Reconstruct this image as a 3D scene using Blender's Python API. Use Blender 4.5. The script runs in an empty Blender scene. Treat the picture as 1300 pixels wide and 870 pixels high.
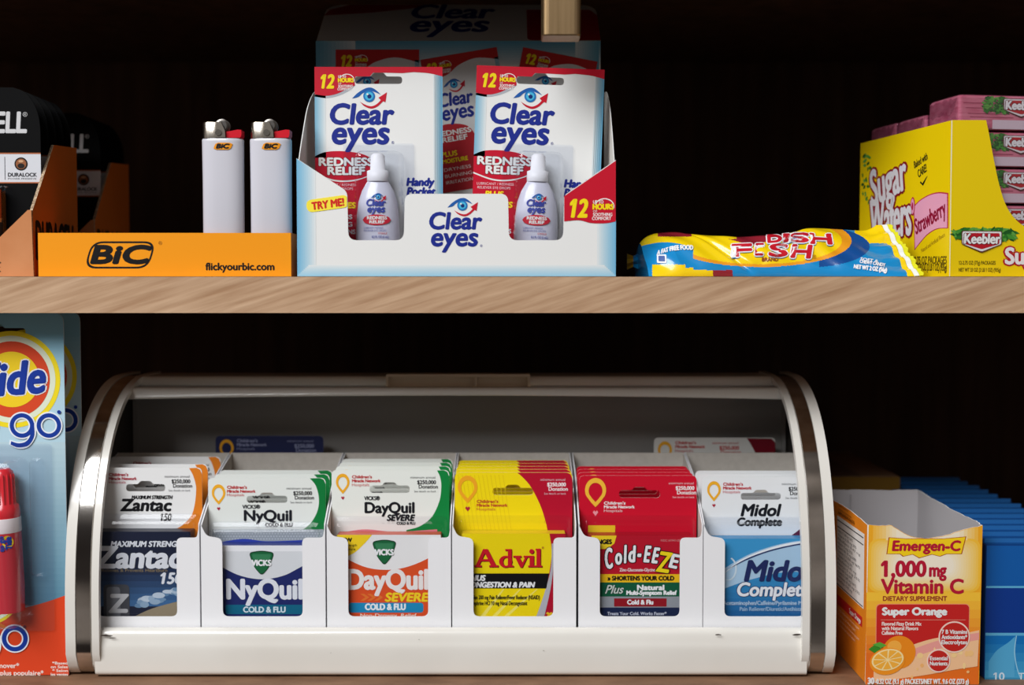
import bpy, math, random
from mathutils import Vector
from mathutils.geometry import tessellate_polygon
random.seed(7)
sc = bpy.context.scene
C = sc.collection

# ---------------------------------------------------------------- camera, world, light
F = 1600.0
PITCH = math.atan(70 / 1600)
EYE = Vector((0, 0, .25))
cam = bpy.data.cameras.new('camera'); cam.sensor_width = 36; cam.lens = F / 1300 * 36
cam.clip_start = .02
cam.dof.use_dof = True; cam.dof.focus_distance = .80; cam.dof.aperture_fstop = 4.5
camo = bpy.data.objects.new('camera', cam); C.objects.link(camo)
camo.location = EYE; camo.rotation_euler = (math.pi / 2 - PITCH, 0, 0)
sc.camera = camo
sc.view_settings.view_transform = 'Standard'; sc.view_settings.look = 'None'
sc.view_settings.exposure = 0.0; sc.view_settings.gamma = 1; sc.view_settings.use_curve_mapping = False

w = bpy.data.worlds.new('world'); sc.world = w; w.use_nodes = True
nt = w.node_tree; bgn = nt.nodes['Background']
tc = nt.nodes.new('ShaderNodeTexCoord'); nz = nt.nodes.new('ShaderNodeTexNoise'); rp = nt.nodes.new('ShaderNodeValToRGB')
nz.inputs['Scale'].default_value = 2.2; nz.inputs['Detail'].default_value = 3
rp.color_ramp.elements[0].position = .38; rp.color_ramp.elements[0].color = (.016, .013, .012, 1)
rp.color_ramp.elements[1].position = .72; rp.color_ramp.elements[1].color = (.30, .26, .23, 1)
nt.links.new(tc.outputs['Generated'], nz.inputs['Vector']); nt.links.new(nz.outputs['Fac'], rp.inputs['Fac'])
nt.links.new(rp.outputs['Color'], bgn.inputs['Color']); bgn.inputs['Strength'].default_value = 1.15

def area(name, loc, target, sx, sy, power, col):
    l = bpy.data.lights.new(name, 'AREA'); l.shape = 'RECTANGLE'; l.size = sx; l.size_y = sy; l.energy = power; l.color = col
    o = bpy.data.objects.new(name, l); C.objects.link(o); o.location = loc
    o.rotation_euler = (Vector(target) - Vector(loc)).to_track_quat('-Z', 'Y').to_euler()
    return o
area('shop_window_light', (-1.35, -1.05, 1.95), (0, .85, .22), 2.2, 1.25, 104, (.97, .985, 1.0))

# ---------------------------------------------------------------- helpers
def ray(px, py):
    a, b = (px - 650) / F, (435 - py) / F
    s, c = math.sin(PITCH), math.cos(PITCH)
    return Vector((a, c + b * s, -s + b * c))
def P(px, py, Y):
    d = ray(px, py); return EYE + d * (Y / d.y)

class Fr:
    """a flat face: origin, one unit right, one unit down, outward normal"""
    def __init__(s, O, U, V, N): s.O, s.U, s.V, s.N = Vector(O), Vector(U), Vector(V), Vector(N).normalized()
    def pt(s, x, y, d=0): return s.O + s.U * x + s.V * y + s.N * d
    def inv(s, px, py):
        d = ray(px, py); t = (s.O - EYE).dot(s.N) / d.dot(s.N); q = EYE + d * t - s.O
        uu, vv, uv = s.U.dot(s.U), s.V.dot(s.V), s.U.dot(s.V); a, b = q.dot(s.U), q.dot(s.V); det = uu * vv - uv * uv
        return (a * vv - b * uv) / det, (b * uu - a * uv) / det
def front(Y, x0, y0, x1, y1):
    """upright face at depth Y; its units are read off the photograph there"""
    a, b, c = P(x0, y0, Y), P(x1, y0, Y), P(x0, y1, Y)
    d = P(x1, y1, Y)
    U, V = Vector(((b.x - a.x + d.x - c.x) / 2 / (x1 - x0), 0, 0)), Vector((0, 0, (c.z - a.z) / (y1 - y0)))
    a.x = (a.x + c.x) / 2
    return Fr(a - U * x0 - V * y0, U, V, (0, -1, 0))

MATS = {}
def lin(c): return tuple((v / 255 / 12.92 if v / 255 <= .04045 else ((v / 255 + .055) / 1.055) ** 2.4) for v in c)
def M(rgb, rough=.45, metal=0, spec=.22, name=None, coat=0):
    k = (tuple(int(v) for v in rgb), rough, metal, spec, coat)
    if k not in MATS:
        m = bpy.data.materials.new(name or 'ink_%d_%d_%d' % k[0]); m.use_nodes = True
        b = m.node_tree.nodes['Principled BSDF']
        b.inputs['Base Color'].default_value = (*lin(rgb), 1); b.inputs['Roughness'].default_value = rough
        b.inputs['Metallic'].default_value = metal; b.inputs['Specular IOR Level'].default_value = spec
        b.inputs['Coat Weight'].default_value = coat; b.inputs['Coat Roughness'].default_value = .08
        MATS[k] = m
    return MATS[k]
def mix(a, b, t): return tuple(a[i] + (b[i] - a[i]) * t for i in range(3))
def clear_mat(name, tint=(.97, .98, 1), gloss=.10, rough=.08):
    m = bpy.data.materials.new(name); m.use_nodes = True; n = m.node_tree; n.nodes.clear()
    o = n.nodes.new('ShaderNodeOutputMaterial'); mx = n.nodes.new('ShaderNodeMixShader')
    t = n.nodes.new('ShaderNodeBsdfTransparent'); g = n.nodes.new('ShaderNodeBsdfGlossy'); lw = n.nodes.new('ShaderNodeLayerWeight')
    ma = n.nodes.new('ShaderNodeMath'); ma.operation = 'MULTIPLY_ADD'; ma.inputs[1].default_value = .34; ma.inputs[2].default_value = gloss
    lw.inputs['Blend'].default_value = .25
    t.inputs['Color'].default_value = (*tint, 1); g.inputs['Roughness'].default_value = rough
    n.links.new(lw.outputs['Facing'], ma.inputs[0]); n.links.new(ma.outputs[0], mx.inputs[0])
    n.links.new(t.outputs[0], mx.inputs[1]); n.links.new(g.outputs[0], mx.inputs[2]); n.links.new(mx.outputs[0], o.inputs[0])
    return m
CLEAR = clear_mat('clear_plastic', gloss=.02)
CELLO = clear_mat('cellophane', (.93, .90, .93), .12, .12)
def noise_mat(name, c0, c1, scale, rough=.5, stretch=(1, 1, 1), rot=(0, 0, 0), bump=0, detail=4, p0=.3, p1=.7, spec=.35, metal=0, coat=0, vt='POINT'):
    m = bpy.data.materials.new(name); m.use_nodes = True; n = m.node_tree; b = n.nodes['Principled BSDF']
    t = n.nodes.new('ShaderNodeTexCoord'); mp = n.nodes.new('ShaderNodeMapping'); q = n.nodes.new('ShaderNodeTexNoise'); r = n.nodes.new('ShaderNodeValToRGB')
    mp.vector_type = vt; mp.inputs['Scale'].default_value = stretch; mp.inputs['Rotation'].default_value = rot
    q.inputs['Scale'].default_value = scale; q.inputs['Detail'].default_value = detail
    r.color_ramp.elements[0].position = p0; r.color_ramp.elements[0].color = (*lin(c0), 1)
    r.color_ramp.elements[1].position = p1; r.color_ramp.elements[1].color = (*lin(c1), 1)
    n.links.new(t.outputs['Object'], mp.inputs[0]); n.links.new(mp.outputs[0], q.inputs['Vector']); n.links.new(q.outputs['Fac'], r.inputs[0])
    n.links.new(r.outputs[0], b.inputs['Base Color']); b.inputs['Roughness'].default_value = rough
    b.inputs['Specular IOR Level'].default_value = spec; b.inputs['Metallic'].default_value = metal; b.inputs['Coat Weight'].default_value = coat
    if bump:
        bp = n.nodes.new('ShaderNodeBump'); bp.inputs['Strength'].default_value = bump; bp.inputs['Distance'].default_value = .001
        n.links.new(q.outputs['Fac'], bp.inputs['Height']); n.links.new(bp.outputs[0], b.inputs['Normal'])
    return m

# text outlines from the built-in font
TXT = {}
def glyphs(s):
    if s not in TXT:
        c = bpy.data.curves.new('t', 'FONT'); c.body = s; c.size = 1; c.resolution_u = 4
        o = bpy.data.objects.new('t', c); C.objects.link(o)
        bpy.context.view_layer.update()
        e = o.evaluated_get(bpy.context.evaluated_depsgraph_get()); me = e.to_mesh()
        vs = [(v.co.x, v.co.y) for v in me.vertices]; fs = [tuple(p.vertices) for p in me.polygons]
        e.to_mesh_clear(); bpy.data.objects.remove(o); bpy.data.curves.remove(c)
        for i, ch in enumerate(s):
            if ch == '1':        # give the plain figure one its slanting flag
                adv = (glyphs(s[:i] + 'H')[3] - glyphs('H')[3]) if i else 0
                xl = adv + ONE[0]; tp = ONE[2]; b = len(vs)
                vs += [(xl + .01, tp), (xl - .02, tp), (xl - .15, tp - .13), (xl - .15, tp - .21), (xl + .01, tp - .115)]; fs.append((b, b + 1, b + 2, b + 3, b + 4))
        xs = [v[0] for v in vs]
        TXT[s] = (vs, fs, min(xs), max(xs))
    return TXT[s]
ONE = (0, 0, 0); o1 = glyphs('1'); TXT.pop('1'); xs1 = [v[0] for v in o1[0][:-5]]; ONE = (min(xs1), max(xs1), max(v[1] for v in o1[0][:-5]))
CAP = max(v[1] for v in glyphs('H')[0]); XH = max(v[1] for v in glyphs('x')[0])

def ell(cx, cy, rx, ry, n=40, a0=0, a1=2 * math.pi):
    m = n if abs(a1 - a0 - 2 * math.pi) < 1e-6 else n - 1
    return [(cx + rx * math.cos(a0 + (a1 - a0) * i / m), cy + ry * math.sin(a0 + (a1 - a0) * i / m)) for i in range(n)]
def rect(x0, y0, x1, y1): return [(x0, y0), (x1, y0), (x1, y1), (x0, y1)]
def rp_(pts, r, n=5):
    """polygon with rounded corners; r one radius or one per corner"""
    out = []; N = len(pts)
    for i in range(N):
        rr = r[i] if isinstance(r, (list, tuple)) else r
        p = Vector(pts[i]); a = Vector(pts[i - 1]) - p; b = Vector(pts[(i + 1) % N]) - p
        if rr <= 0: out.append(tuple(p)); continue
        k = min(rr, a.length * .49, b.length * .49); A = p + a.normalized() * k; B = p + b.normalized() * k
        for j in range(n + 1):
            t = j / n; q = A * (1 - t) ** 2 + p * 2 * t * (1 - t) + B * t * t; out.append(tuple(q))
    return out
def rrect(x0, y0, x1, y1, r): return rp_(rect(x0, y0, x1, y1), r)
def cr(pts, n=8):
    """smooth open curve through points"""
    out = []; p = [pts[0]] + list(pts) + [pts[-1]]
    for i in range(1, len(p) - 2):
        for j in range(n):
            t = j / n
            out.append(tuple(.5 * (2 * p[i][k] + (p[i + 1][k] - p[i - 1][k]) * t + (2 * p[i - 1][k] - 5 * p[i][k] + 4 * p[i + 1][k] - p[i + 2][k]) * t * t
                                   + (3 * p[i][k] - p[i - 1][k] - 3 * p[i + 1][k] + p[i + 2][k]) * t ** 3) for k in range(len(pts[0]))))
    out.append(tuple(pts[-1])); return out
def hanger(x0, y0, x1, y1, bump=3.5):
    c = (x0 + x1) / 2; r = (y1 - y0) / 2
    return rp_([(x0, y0), (c - 10, y0), (c - 7, y0 - bump), (c + 7, y0 - bump), (c + 10, y0), (x1, y0), (x1, y1), (x0, y1)], [r, 2, 3, 3, 2, r, r, r])
def tilt(pts, deg, c):
    a = math.radians(deg); s, k = math.sin(a), math.cos(a)
    return [(c[0] + (x - c[0]) * k - (y - c[1]) * s, c[1] + (x - c[0]) * s + (y - c[1]) * k) for x, y in pts]

ORIG = {}
L = 9e-5     # thickness of one layer of ink
class G:
    """collects faces for ONE mesh object"""
    def __init__(s): s.v, s.f, s.m, s.sm, s.mats = [], [], [], [], []
    def mi(s, mat):
        if mat not in s.mats: s.mats.append(mat)
        return s.mats.index(mat)
    def add(s, vs, fs, mat, smooth=False):
        b = len(s.v); i = s.mi(mat); s.v += [Vector(q) for q in vs]
        for f in fs: s.f.append(tuple(b + k for k in f)); s.m.append(i); s.sm.append(smooth)
    def poly(s, fr, pts, mat, d=0, holes=()):
        loops = [[Vector((x, y, 0)) for x, y in q] for q in (pts, *holes)]
        flat = [q for l in loops for q in l]
        s.add([fr.pt(q.x, q.y, d) for q in flat], tessellate_polygon(loops), mat)
    def sheet(s, fr, pts, th, mf, me=None, holes=(), mb=None, d=0):
        """a sheet of board with real thickness, front face at d, back at d - th"""
        me = me or mf
        s.poly(fr, pts, mf, d, holes); s.poly(fr, pts, mb or me, d - th, holes)
        for lp in (pts, *holes):
            n = len(lp); vs = [fr.pt(x, y, d) for x, y in lp] + [fr.pt(x, y, d - th) for x, y in lp]
            s.add(vs, [(i, (i + 1) % n, n + (i + 1) % n, n + i) for i in range(n)], me)
    def loft(s, fr, rings, mat, cap=True, smooth=False, capb=False):
        n = len(rings[0][0]); vs = [fr.pt(x, y, d) for r, d in rings for x, y in r]; fs = []
        for k in range(len(rings) - 1):
            for i in range(n): fs.append((k * n + i, k * n + (i + 1) % n, (k + 1) * n + (i + 1) % n, (k + 1) * n + i))
        s.add(vs, fs, mat, smooth)
        if cap: s.poly(fr, rings[-1][0], mat, rings[-1][1])
        if capb: s.poly(fr, rings[0][0], mat, rings[0][1])
    def box(s, a, b, mat, bev=0):
        (x0, y0, z0), (x1, y1, z1) = a, b
        vs = [(x, y, z) for z in (z0, z1) for y in (y0, y1) for x in (x0, x1)]
        if bev:
            fr = Fr((x0, y0, z0), (1, 0, 0), (0, 0, 1), (0, -1, 0)); W, H, D = x1 - x0, z1 - z0, y1 - y0
            o = rrect(0, 0, W, H, bev); i_ = rrect(bev * .6, bev * .6, W - bev * .6, H - bev * .6, bev * .7)
            s.loft(fr, [(i_, -D), (o, -D + bev * .6), (o, -bev * .6), (i_, 0)], mat, True, False, True); return
        s.add(vs, [(0, 1, 3, 2), (4, 5, 7, 6), (0, 1, 5, 4), (2, 3, 7, 6), (0, 2, 6, 4), (1, 3, 7, 5)], mat)
    def ext(s, prof, x0, x1, mat, smooth=True, capends=True):
        """a profile (Y, Z) carried along X"""
        n = len(prof); vs = [(x, y, z) for x in (x0, x1) for y, z in prof]
        s.add(vs, [(i, (i + 1) % n, n + (i + 1) % n, n + i) for i in range(n)], mat, smooth)
        if capends:
            for x in (x0, x1):
                s.add([(x, y, z) for y, z in prof], tessellate_polygon([[Vector((y, z, 0)) for y, z in prof]]), mat)
    def lathe(s, c, axis, prof, mat, n=28, sx=1, sy=1, smooth=True):
        """profile of (radius, height) turned about an axis through c"""
        ax = Vector(axis).normalized(); u = ax.orthogonal().normalized(); v = ax.cross(u); vs = []; fs = []
        if abs(ax.z) > .7: u, v = Vector((1, 0, 0)), Vector((0, 1, 0)); u = (u - ax * u.dot(ax)).normalized(); v = ax.cross(u)
        for r, h in prof:
            for i in range(n):
                a = 2 * math.pi * i / n; vs.append(Vector(c) + ax * h + u * (r * sx * math.cos(a)) + v * (r * sy * math.sin(a)))
        for k in range(len(prof) - 1):
            for i in range(n): fs.append((k * n + i, k * n + (i + 1) % n, (k + 1) * n + (i + 1) % n, (k + 1) * n + i))
        s.add(vs, fs, mat, smooth)
        for k in (0, len(prof) - 1): s.add(vs[k * n:k * n + n], [tuple(range(n))], mat)
    def text(s, fr, t, x0, yb, x1, cap, mat, d=1, bold=0, it=0, rot=0, out=None, xh=False, arc=0):
        """lettering fitted between x0 and x1 on the base line yb; cap = height of a capital (or of an x)"""
        if bold > 1: bold *= .76
        vs, fs, a, b = glyphs(t); ky = cap / (XH if xh else CAP)
        kx = (x1 - x0 - 2 * bold - it * cap) / (b - a); ca, sa = math.cos(math.radians(rot)), math.sin(math.radians(rot))
        nl = [0]
        def lay(ox, oy, mt, dd):
            q = []; dd += nl[0] * 6e-6; nl[0] += 1      # every stroke lies a hair above the last
            for x, y in vs:
                X = (x - a) * kx + bold + it * y * ky + ox; Y = -y * ky + oy
                if arc: u = X / (x1 - x0) * 2 - 1; Y += arc * u * u
                q.append(fr.pt(x0 + X * ca - Y * sa, yb + X * sa + Y * ca, dd))
            s.add(q, fs, mt)
        def many(r, mt, dd):
            k = 8 if r > .9 else 4
            for j in range(k):
                lay(r * math.cos(2 * math.pi * j / k), r * math.sin(2 * math.pi * j / k) * .8, mt, dd)
            if r > 1.6: many(r * .5, mt, dd)
        if out: many(bold + out[1], out[0], d * L); d += 1
        if bold: many(bold, mat, d * L)
        lay(0, 0, mat, d * L)
    def build(s, name, parent=None, loc=None):
        me = bpy.data.meshes.new(name); o = bpy.data.objects.new(name, me); C.objects.link(o)
        if parent is not None: og = ORIG[parent.name]; o.parent = parent
        else: og = Vector(loc) if loc is not None else Vector((0, 0, 0)); o.location = og
        ORIG[o.name] = og
        me.from_pydata([q - og for q in s.v], [], s.f)
        for m in s.mats: me.materials.append(m)
        me.polygons.foreach_set('material_index', s.m); me.polygons.foreach_set('use_smooth', s.sm); me.update()
        return o
def tag(o, label, cat, group=None):
    o['label'] = label; o['category'] = cat
    if group: o['group'] = group
    return o
def thing(name, label, cat, loc, group=None):
    o = bpy.data.objects.new(name, None); C.objects.link(o); o.location = loc; o.empty_display_size = .01
    ORIG[o.name] = Vector(loc); return tag(o, label, cat, group)
def copy_thing(o, shift, label, rot=None):
    """a copy of a thing, its parts and their sub-parts, moved by shift"""
    def rec(a, par):
        c = a.copy(); C.objects.link(c)
        if par is not None: c.parent = par
        for ch in list(a.children): rec(ch, c)
        return c
    r = rec(o, None); r.location = o.location + Vector(shift); r['label'] = label
    if rot: r.rotation_euler = rot
    return r
def struct(o): o['kind'] = 'structure'; return o

WHITE = (236, 236, 234); NAVY = (28, 44, 140); RED = (200, 18, 44); YEL = (250, 222, 20); BLACK = (16, 15, 18)

# ---------------------------------------------------------------- cabinet
DARK = noise_mat('dark_stained_wood', (52, 36, 28), (78, 56, 44), 5, .6, (14, 14, 1), spec=.15)
PALE = noise_mat('oiled_oak', (168, 130, 98), (206, 172, 140), 60, .6, (3.6, 1.0, .24), (0, -.30, 0), .25, 7, .30, .70, spec=.2, vt='TEXTURE')
BROWN = noise_mat('worn_oak', (112, 82, 62), (146, 112, 86), 60, .6, (3.6, 1.0, .24), (0, -.1, 0), .25, 7, .30, .70, spec=.2, vt='TEXTURE')
ZS = P(650, 351.5, .772).z      # top of the upper shelf
ZU = P(650, 397.5, .772).z
g = G(); g.box((-.75, .772, ZU), (.75, 1.20, ZS), PALE); tag(g.build('wooden_shelf', loc=(0, .772, ZU)), 'pale oak shelf board running across the middle of the cabinet', 'shelf')
g = G(); g.box((-.75, .772, -.024), (.75, 1.20, 0), BROWN); tag(g.build('wooden_shelf', loc=(0, .772, -.024)), 'wooden shelf board along the bottom edge, under the roll-top bin', 'shelf')
g = G(); g.box((-.77, 1.20, -.05), (.77, 1.22, .56), DARK); struct(g.build('wall_back'))
for nm, x in (('wall_left', -.77), ('wall_right', .75)):
    g = G(); g.box((x, .76, -.05), (x + .02, 1.20, .50), DARK); struct(g.build(nm))
g = G(); g.box((-.77, .79, .462), (.77, 1.20, .482), DARK); struct(g.build('ceiling'))
g = G(); g.box((-.77, .765, .434), (.77, .79, .50), DARK); struct(g.build('trim_1'))

# brass-toned catch on the top rail
g = G(); x0, x1 = P(688, 20, .745).x, P(738, 20, .745).x; zb = P(700, 45, .745).z
BRASS = noise_mat('satin_nickel', (140, 116, 84), (158, 132, 98), 300, .42, (1, 1, .05), metal=1)
t = thing('door_catch', 'small brushed metal catch hanging from the cabinet top edge', 'catch', ((x0 + x1) / 2, .752, zb))
fr = Fr((x0, .765, zb), (1, 0, 0), (0, 1, 0), (0, 0, 1)); Wd = x1 - x0
o = rp_([(0, 0), (Wd, 0), (Wd, -.020), (0, -.020)], [0, 0, .004, .004])
i_ = rp_([(.0006, -.0003), (Wd - .0006, -.0003), (Wd - .0006, -.0194), (.0006, -.0194)], [0, 0, .004, .004])
g.loft(fr, [(i_, 0), (o, .0008), (o, .055)], BRASS, True, False, True); g.build('catch_body', t)
for xa_, xb_ in ((x0 - .006, x0 - .0002), (x1 + .0002, x1 + .006)): g = G(); g.box((xa_, .7639, .4345), (xb_, .7649, .449), BRASS); g.build('mounting_plate', t)

# ---------------------------------------------------------------- eye-drop display
EB = (112, 182, 214)
def eye_logo(g, fr, cx, cy, s, d=2):
    """the open-eye mark with a red arrow under it"""
    q = lambda pts: [(cx + x * s, cy + y * s) for x, y in pts]
    g.poly(fr, q(cr([(-22, 4), (-15, -3), (-5, -9), (3, -10), (10, -6), (15, -1)]) + cr([(15, -1), (8, -4), (1, -6), (-8, -3), (-14, 2), (-22, 4)])[1:-1]), M((30, 92, 170)), d * L)
    g.poly(fr, q(cr([(-12, 8), (-5, 12), (3, 14), (10, 11), (15, 6)]) + [(12, 3), (23, -4), (21, 9), (18, 7.5)] + cr([(18, 7.5), (11, 14), (3, 17), (-6, 14), (-12, 8)])[1:-1]), M(RED), d * L)
    g.poly(fr, q(ell(0, 1, 7.6, 7.6, 28)), M((30, 118, 190)), (d + 1) * L)
    g.poly(fr, q(ell(0, 1, 5.4, 5.4, 24)), M((74, 186, 226)), (d + 2) * L)
    g.poly(fr, q(ell(.4, 1.4, 2.7, 2.7, 18)), M((16, 44, 110)), (d + 3) * L)
    g.poly(fr, q(ell(-2, -1.4, 1.3, 1.3, 12)), M(WHITE), (d + 4) * L)
def brand_lines(g, fr, x0, y1, x1, c1, xa, y2, xb, c2, b=1.7, d=2):
    g.text(fr, 'Clear', x0, y1, x1, c1, M(NAVY), d, b, .12); g.text(fr, 'eyes', xa, y2, xb, c2, M(NAVY), d, b, .12, xh=True)
def badge12(g, fr, x0, yb, s, d=3):
    """yellow 12 with hours wording; s = height of the figures"""
    k = s / 16.6; y = M(YEL); wt = M((244, 238, 236))
    g.text(fr, '12', x0, yb, x0 + 21 * k, s, y, d, 1.3 * k, .15)
    g.text(fr, 'UP TO', x0 + 24 * k, yb - 13 * k, x0 + 34 * k, 3 * k, wt, d, .15)
    g.text(fr, 'HOURS', x0 + 23.5 * k, yb - 7.4 * k, x0 + 44 * k, 5 * k, y, d, .5 * k)
    g.text(fr, 'OF', x0 + 24 * k, yb - 4.6 * k, x0 + 28 * k, 1.8 * k, wt, d)
    g.text(fr, 'SOOTHING', x0 + 24 * k, yb - .9 * k, x0 + 42.5 * k, 3 * k, wt, d, .15)
    g.text(fr, 'COMFORT', x0 + 23 * k, yb + 2.9 * k, x0 + 41.5 * k, 3.1 * k, wt, d, .15)
    c = (x0 + 35 * k, yb - 10 * k)
    a = ell(*c, 9.5 * k, 8 * k, 20, math.radians(195), math.radians(375)); b = ell(c[0], c[1], 8.6 * k, 7 * k, 20, math.radians(195), math.radians(375))
    g.poly(fr, a + b[::-1], wt, d * L)
def edge_grad(g, fr, x0, y0, x1, y1, c0, c1, n, axis, d):
    for i in range(n):
        a, b = i / n, (i + 1) / n; m = M(mix(c0, c1, (a + b) / 2))
        g.poly(fr, rect(x0 + (x1 - x0) * a, y0, x0 + (x1 - x0) * b, y1) if axis == 0 else rect(x0, y0 + (y1 - y0) * a, x1, y0 + (y1 - y0) * b), m, d)

YD, YDB = .776, .858
t = thing('eye_drop_display', 'white and blue cardboard counter display holding two eye-drop cards', 'display box', (P(580, 350, YD).x, YD, ZS))
fr = front(YD, 377, 201, 782, 350); zb = ZS + .0003; yb_ = fr.inv(*(377, 350))[1]
yb_ = (zb - fr.O.z) / fr.V.z
outl = rp_([(377, 201), (441, 243), (442, 305), (512.5, 305), (514, 246), (645, 246), (646, 305), (715, 305), (716, 248), (781.5, 203), (782, yb_), (377, yb_)],
           [0, 7, 11, 11, 10, 10, 11, 11, 5, 0, 0, 0])
CARD = M(WHITE, .42); RAW = M((214, 208, 200), .75)
g = G(); g.sheet(fr, outl, .0005, CARD, CARD, mb=RAW)
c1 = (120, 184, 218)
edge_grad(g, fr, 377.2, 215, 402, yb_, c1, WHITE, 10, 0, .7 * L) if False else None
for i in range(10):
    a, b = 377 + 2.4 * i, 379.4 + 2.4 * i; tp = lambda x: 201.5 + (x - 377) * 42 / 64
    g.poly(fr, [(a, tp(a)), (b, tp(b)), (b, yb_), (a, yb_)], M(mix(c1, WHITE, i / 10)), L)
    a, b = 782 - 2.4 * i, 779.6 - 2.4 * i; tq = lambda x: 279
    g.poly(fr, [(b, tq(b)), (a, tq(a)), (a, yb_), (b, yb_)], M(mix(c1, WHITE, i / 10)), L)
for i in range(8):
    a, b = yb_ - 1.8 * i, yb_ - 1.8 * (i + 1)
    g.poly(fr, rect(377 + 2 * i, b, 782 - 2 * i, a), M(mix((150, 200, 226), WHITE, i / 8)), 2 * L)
pill = tilt(rrect(389, 250.5, 443, 266.5, 8), -8, (416, 258.5)); pill = [(min(x, 440.6), y) for x, y in pill]
g.poly(fr, pill, M((252, 232, 70)), 3 * L)
g.text(fr, 'TRY ME!', 396, 266.5, 438.5, 9.2, M((214, 40, 32)), 4, .7, .05, -8)
redc = [(716.2, 249), (781.4, 204.2), (781.6, 281)] + cr([(781.6, 281), (768, 283.5), (750, 283), (735, 279.5), (716.2, 281)])[1:]
g.poly(fr, redc, M(RED), 3 * L); badge12(g, fr, 721, 275.5, 22, 4)
eye_logo(g, fr, 587, 260, .86); brand_lines(g, fr, 543.5, 290.5, 613.5, 20.5, 546, 312, 608, 15.2, 1.5)
g.text(fr, '®', 609.5, 313.5, 612.5, 3, M(NAVY), 2)
g.build('front_panel', t)
for sx in (0, 1):     # side walls, curved up to the back
    xw = P(377.3 if sx == 0 else 781.7, 250, YD).x + (.0008 if sx == 0 else -.0008)
    fs_ = Fr((xw, YD, 0), (0, 1, 0), (0, 0, 1), (-1 if sx == 0 else 1, 0, 0)); dy = YDB - YD
    zf, zk = P(377, 201, YD).z, P(400, 118, YDB).z
    top = cr([(dy, zk), (dy * .75, zk - .003), (dy * .42, zk - .017), (dy * .15, zf + .013), (.0007, zf - .001)])
    ol = [(.0007, zb), (dy, zb)] + top
    g = G(); g.sheet(fs_, ol, .0005, M((128, 188, 218)), CARD, mb=RAW); g.build('side_wall', t)
g = G(); xl, xr = P(377, 300, YD).x + .0014, P(782, 300, YD).x - .0014
g.box((xl, YD + .001, zb), (xr, YDB - .001, zb + .0006), RAW); g.build('tray_bottom', t)
# printed back board
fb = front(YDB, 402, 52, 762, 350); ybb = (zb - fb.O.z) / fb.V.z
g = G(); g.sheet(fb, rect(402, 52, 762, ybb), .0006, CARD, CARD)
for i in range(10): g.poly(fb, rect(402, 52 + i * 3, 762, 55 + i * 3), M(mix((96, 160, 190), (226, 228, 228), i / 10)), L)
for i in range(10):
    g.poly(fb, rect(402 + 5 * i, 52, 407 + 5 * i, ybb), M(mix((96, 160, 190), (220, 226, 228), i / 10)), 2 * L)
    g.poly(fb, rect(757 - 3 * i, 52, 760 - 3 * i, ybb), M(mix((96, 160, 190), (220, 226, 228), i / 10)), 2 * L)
class Tilted:
    def __init__(s, fr, ox, oy, deg, k): s.fr, s.o, s.a, s.k = fr, (ox, oy), math.radians(deg), k
    def pt(s, x, y, d=0):
        X = (x * math.cos(s.a) - y * math.sin(s.a)) * s.k + s.o[0]; Y = (x * math.sin(s.a) + y * math.cos(s.a)) * s.k + s.o[1]
        return s.fr.pt(X, Y, d)
def pictured_card(ox, oy, deg, k, w=96, h=168, d=3):
    f = Tilted(fb, ox, oy, deg, k)
    g.poly(f, rect(0, 0, w, h), M((228, 228, 228)), d * L)
    g.poly(f, rect(w - 5, 12, w, h), M((150, 190, 206)), (d + 1) * L)
    g.poly(f, [(0, 0), (w, 0), (w, 15)] + cr([(w, 15), (w * .72, 9), (w * .48, 14), (w * .3, 24), (0, 30)])[1:], M((196, 40, 40)), (d + 1) * L)
    badge12(g, f, 5, 19, 12, d + 2)
    eye_logo(g, f, 36, 36, .62, d + 2); brand_lines(g, f, 12, 62, 58, 16, 14, 79, 56, 12, 1.1, d + 2)
    g.poly(f, cr([(0, 88), (20, 84), (44, 90), (54, 108)]) + [(52, h), (0, h)], M((190, 40, 50)), (d + 1) * L)
    g.text(f, 'REDNESS', 4, 98, 48, 6, M(WHITE), d + 2, .4); g.text(f, 'RELIEF', 10, 106, 42, 6, M(WHITE), d + 2, .4)
    g.text(f, 'PLUS', 6, 124, 26, 6, M(YEL), d + 2, .3); g.text(f, 'MOISTURE', 6, 132, 38, 5, M(YEL), d + 2, .3)
    for j in range(3): g.text(f, ('DRYNESS', 'BURNING', 'IRRITATION')[j], 6, 142 + 8 * j, 40, 4, M(WHITE), d + 2)
pictured_card(427, 63, 0, 1.1); pictured_card(534, 76, -9.5, 1.02); pictured_card(664, 60, 11, 1.0)
g.build('back_board', t)
# header flap leaning back
a, b, c = P(401.5, 52, YDB), P(762.5, 52, YDB), P(409, 6, .912)
U = Vector((b.x - a.x, 0, 0)) / 361; V = Vector((0, a.y - c.y, a.z - c.z)) / 130
fh = Fr(a - V * 130, U, V, U.cross(V) * -1)
if fh.N.y > 0: fh.N = -fh.N
hd = rp_([(0, 130), (361, 130), (361, 0), (0, 0)], [0, 0, 28, 28])
g = G(); g.sheet(fh, hd, .0006, CARD, CARD)
g.poly(fh, [(0, 40)] + cr([(0, 40), (60, 30), (120, 12), (150, 1)])[1:] + [(30, 1), (5, 20)], M((176, 30, 42)), L)
g.poly(fh, rp_([(268, 20), (352, 20), (361, 40), (361, 128), (268, 128)], [0, 0, 0, 0, 9]), M((186, 14, 40)), L)
g.text(fh, 'Clear', 112, 50, 229, 48, M(NAVY), 1, 2.4, .12); g.text(fh, 'eyes', 114, 98, 221, 36, M(NAVY), 1, 2.4, .12, xh=True)
g.build('header_flap', t)

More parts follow.
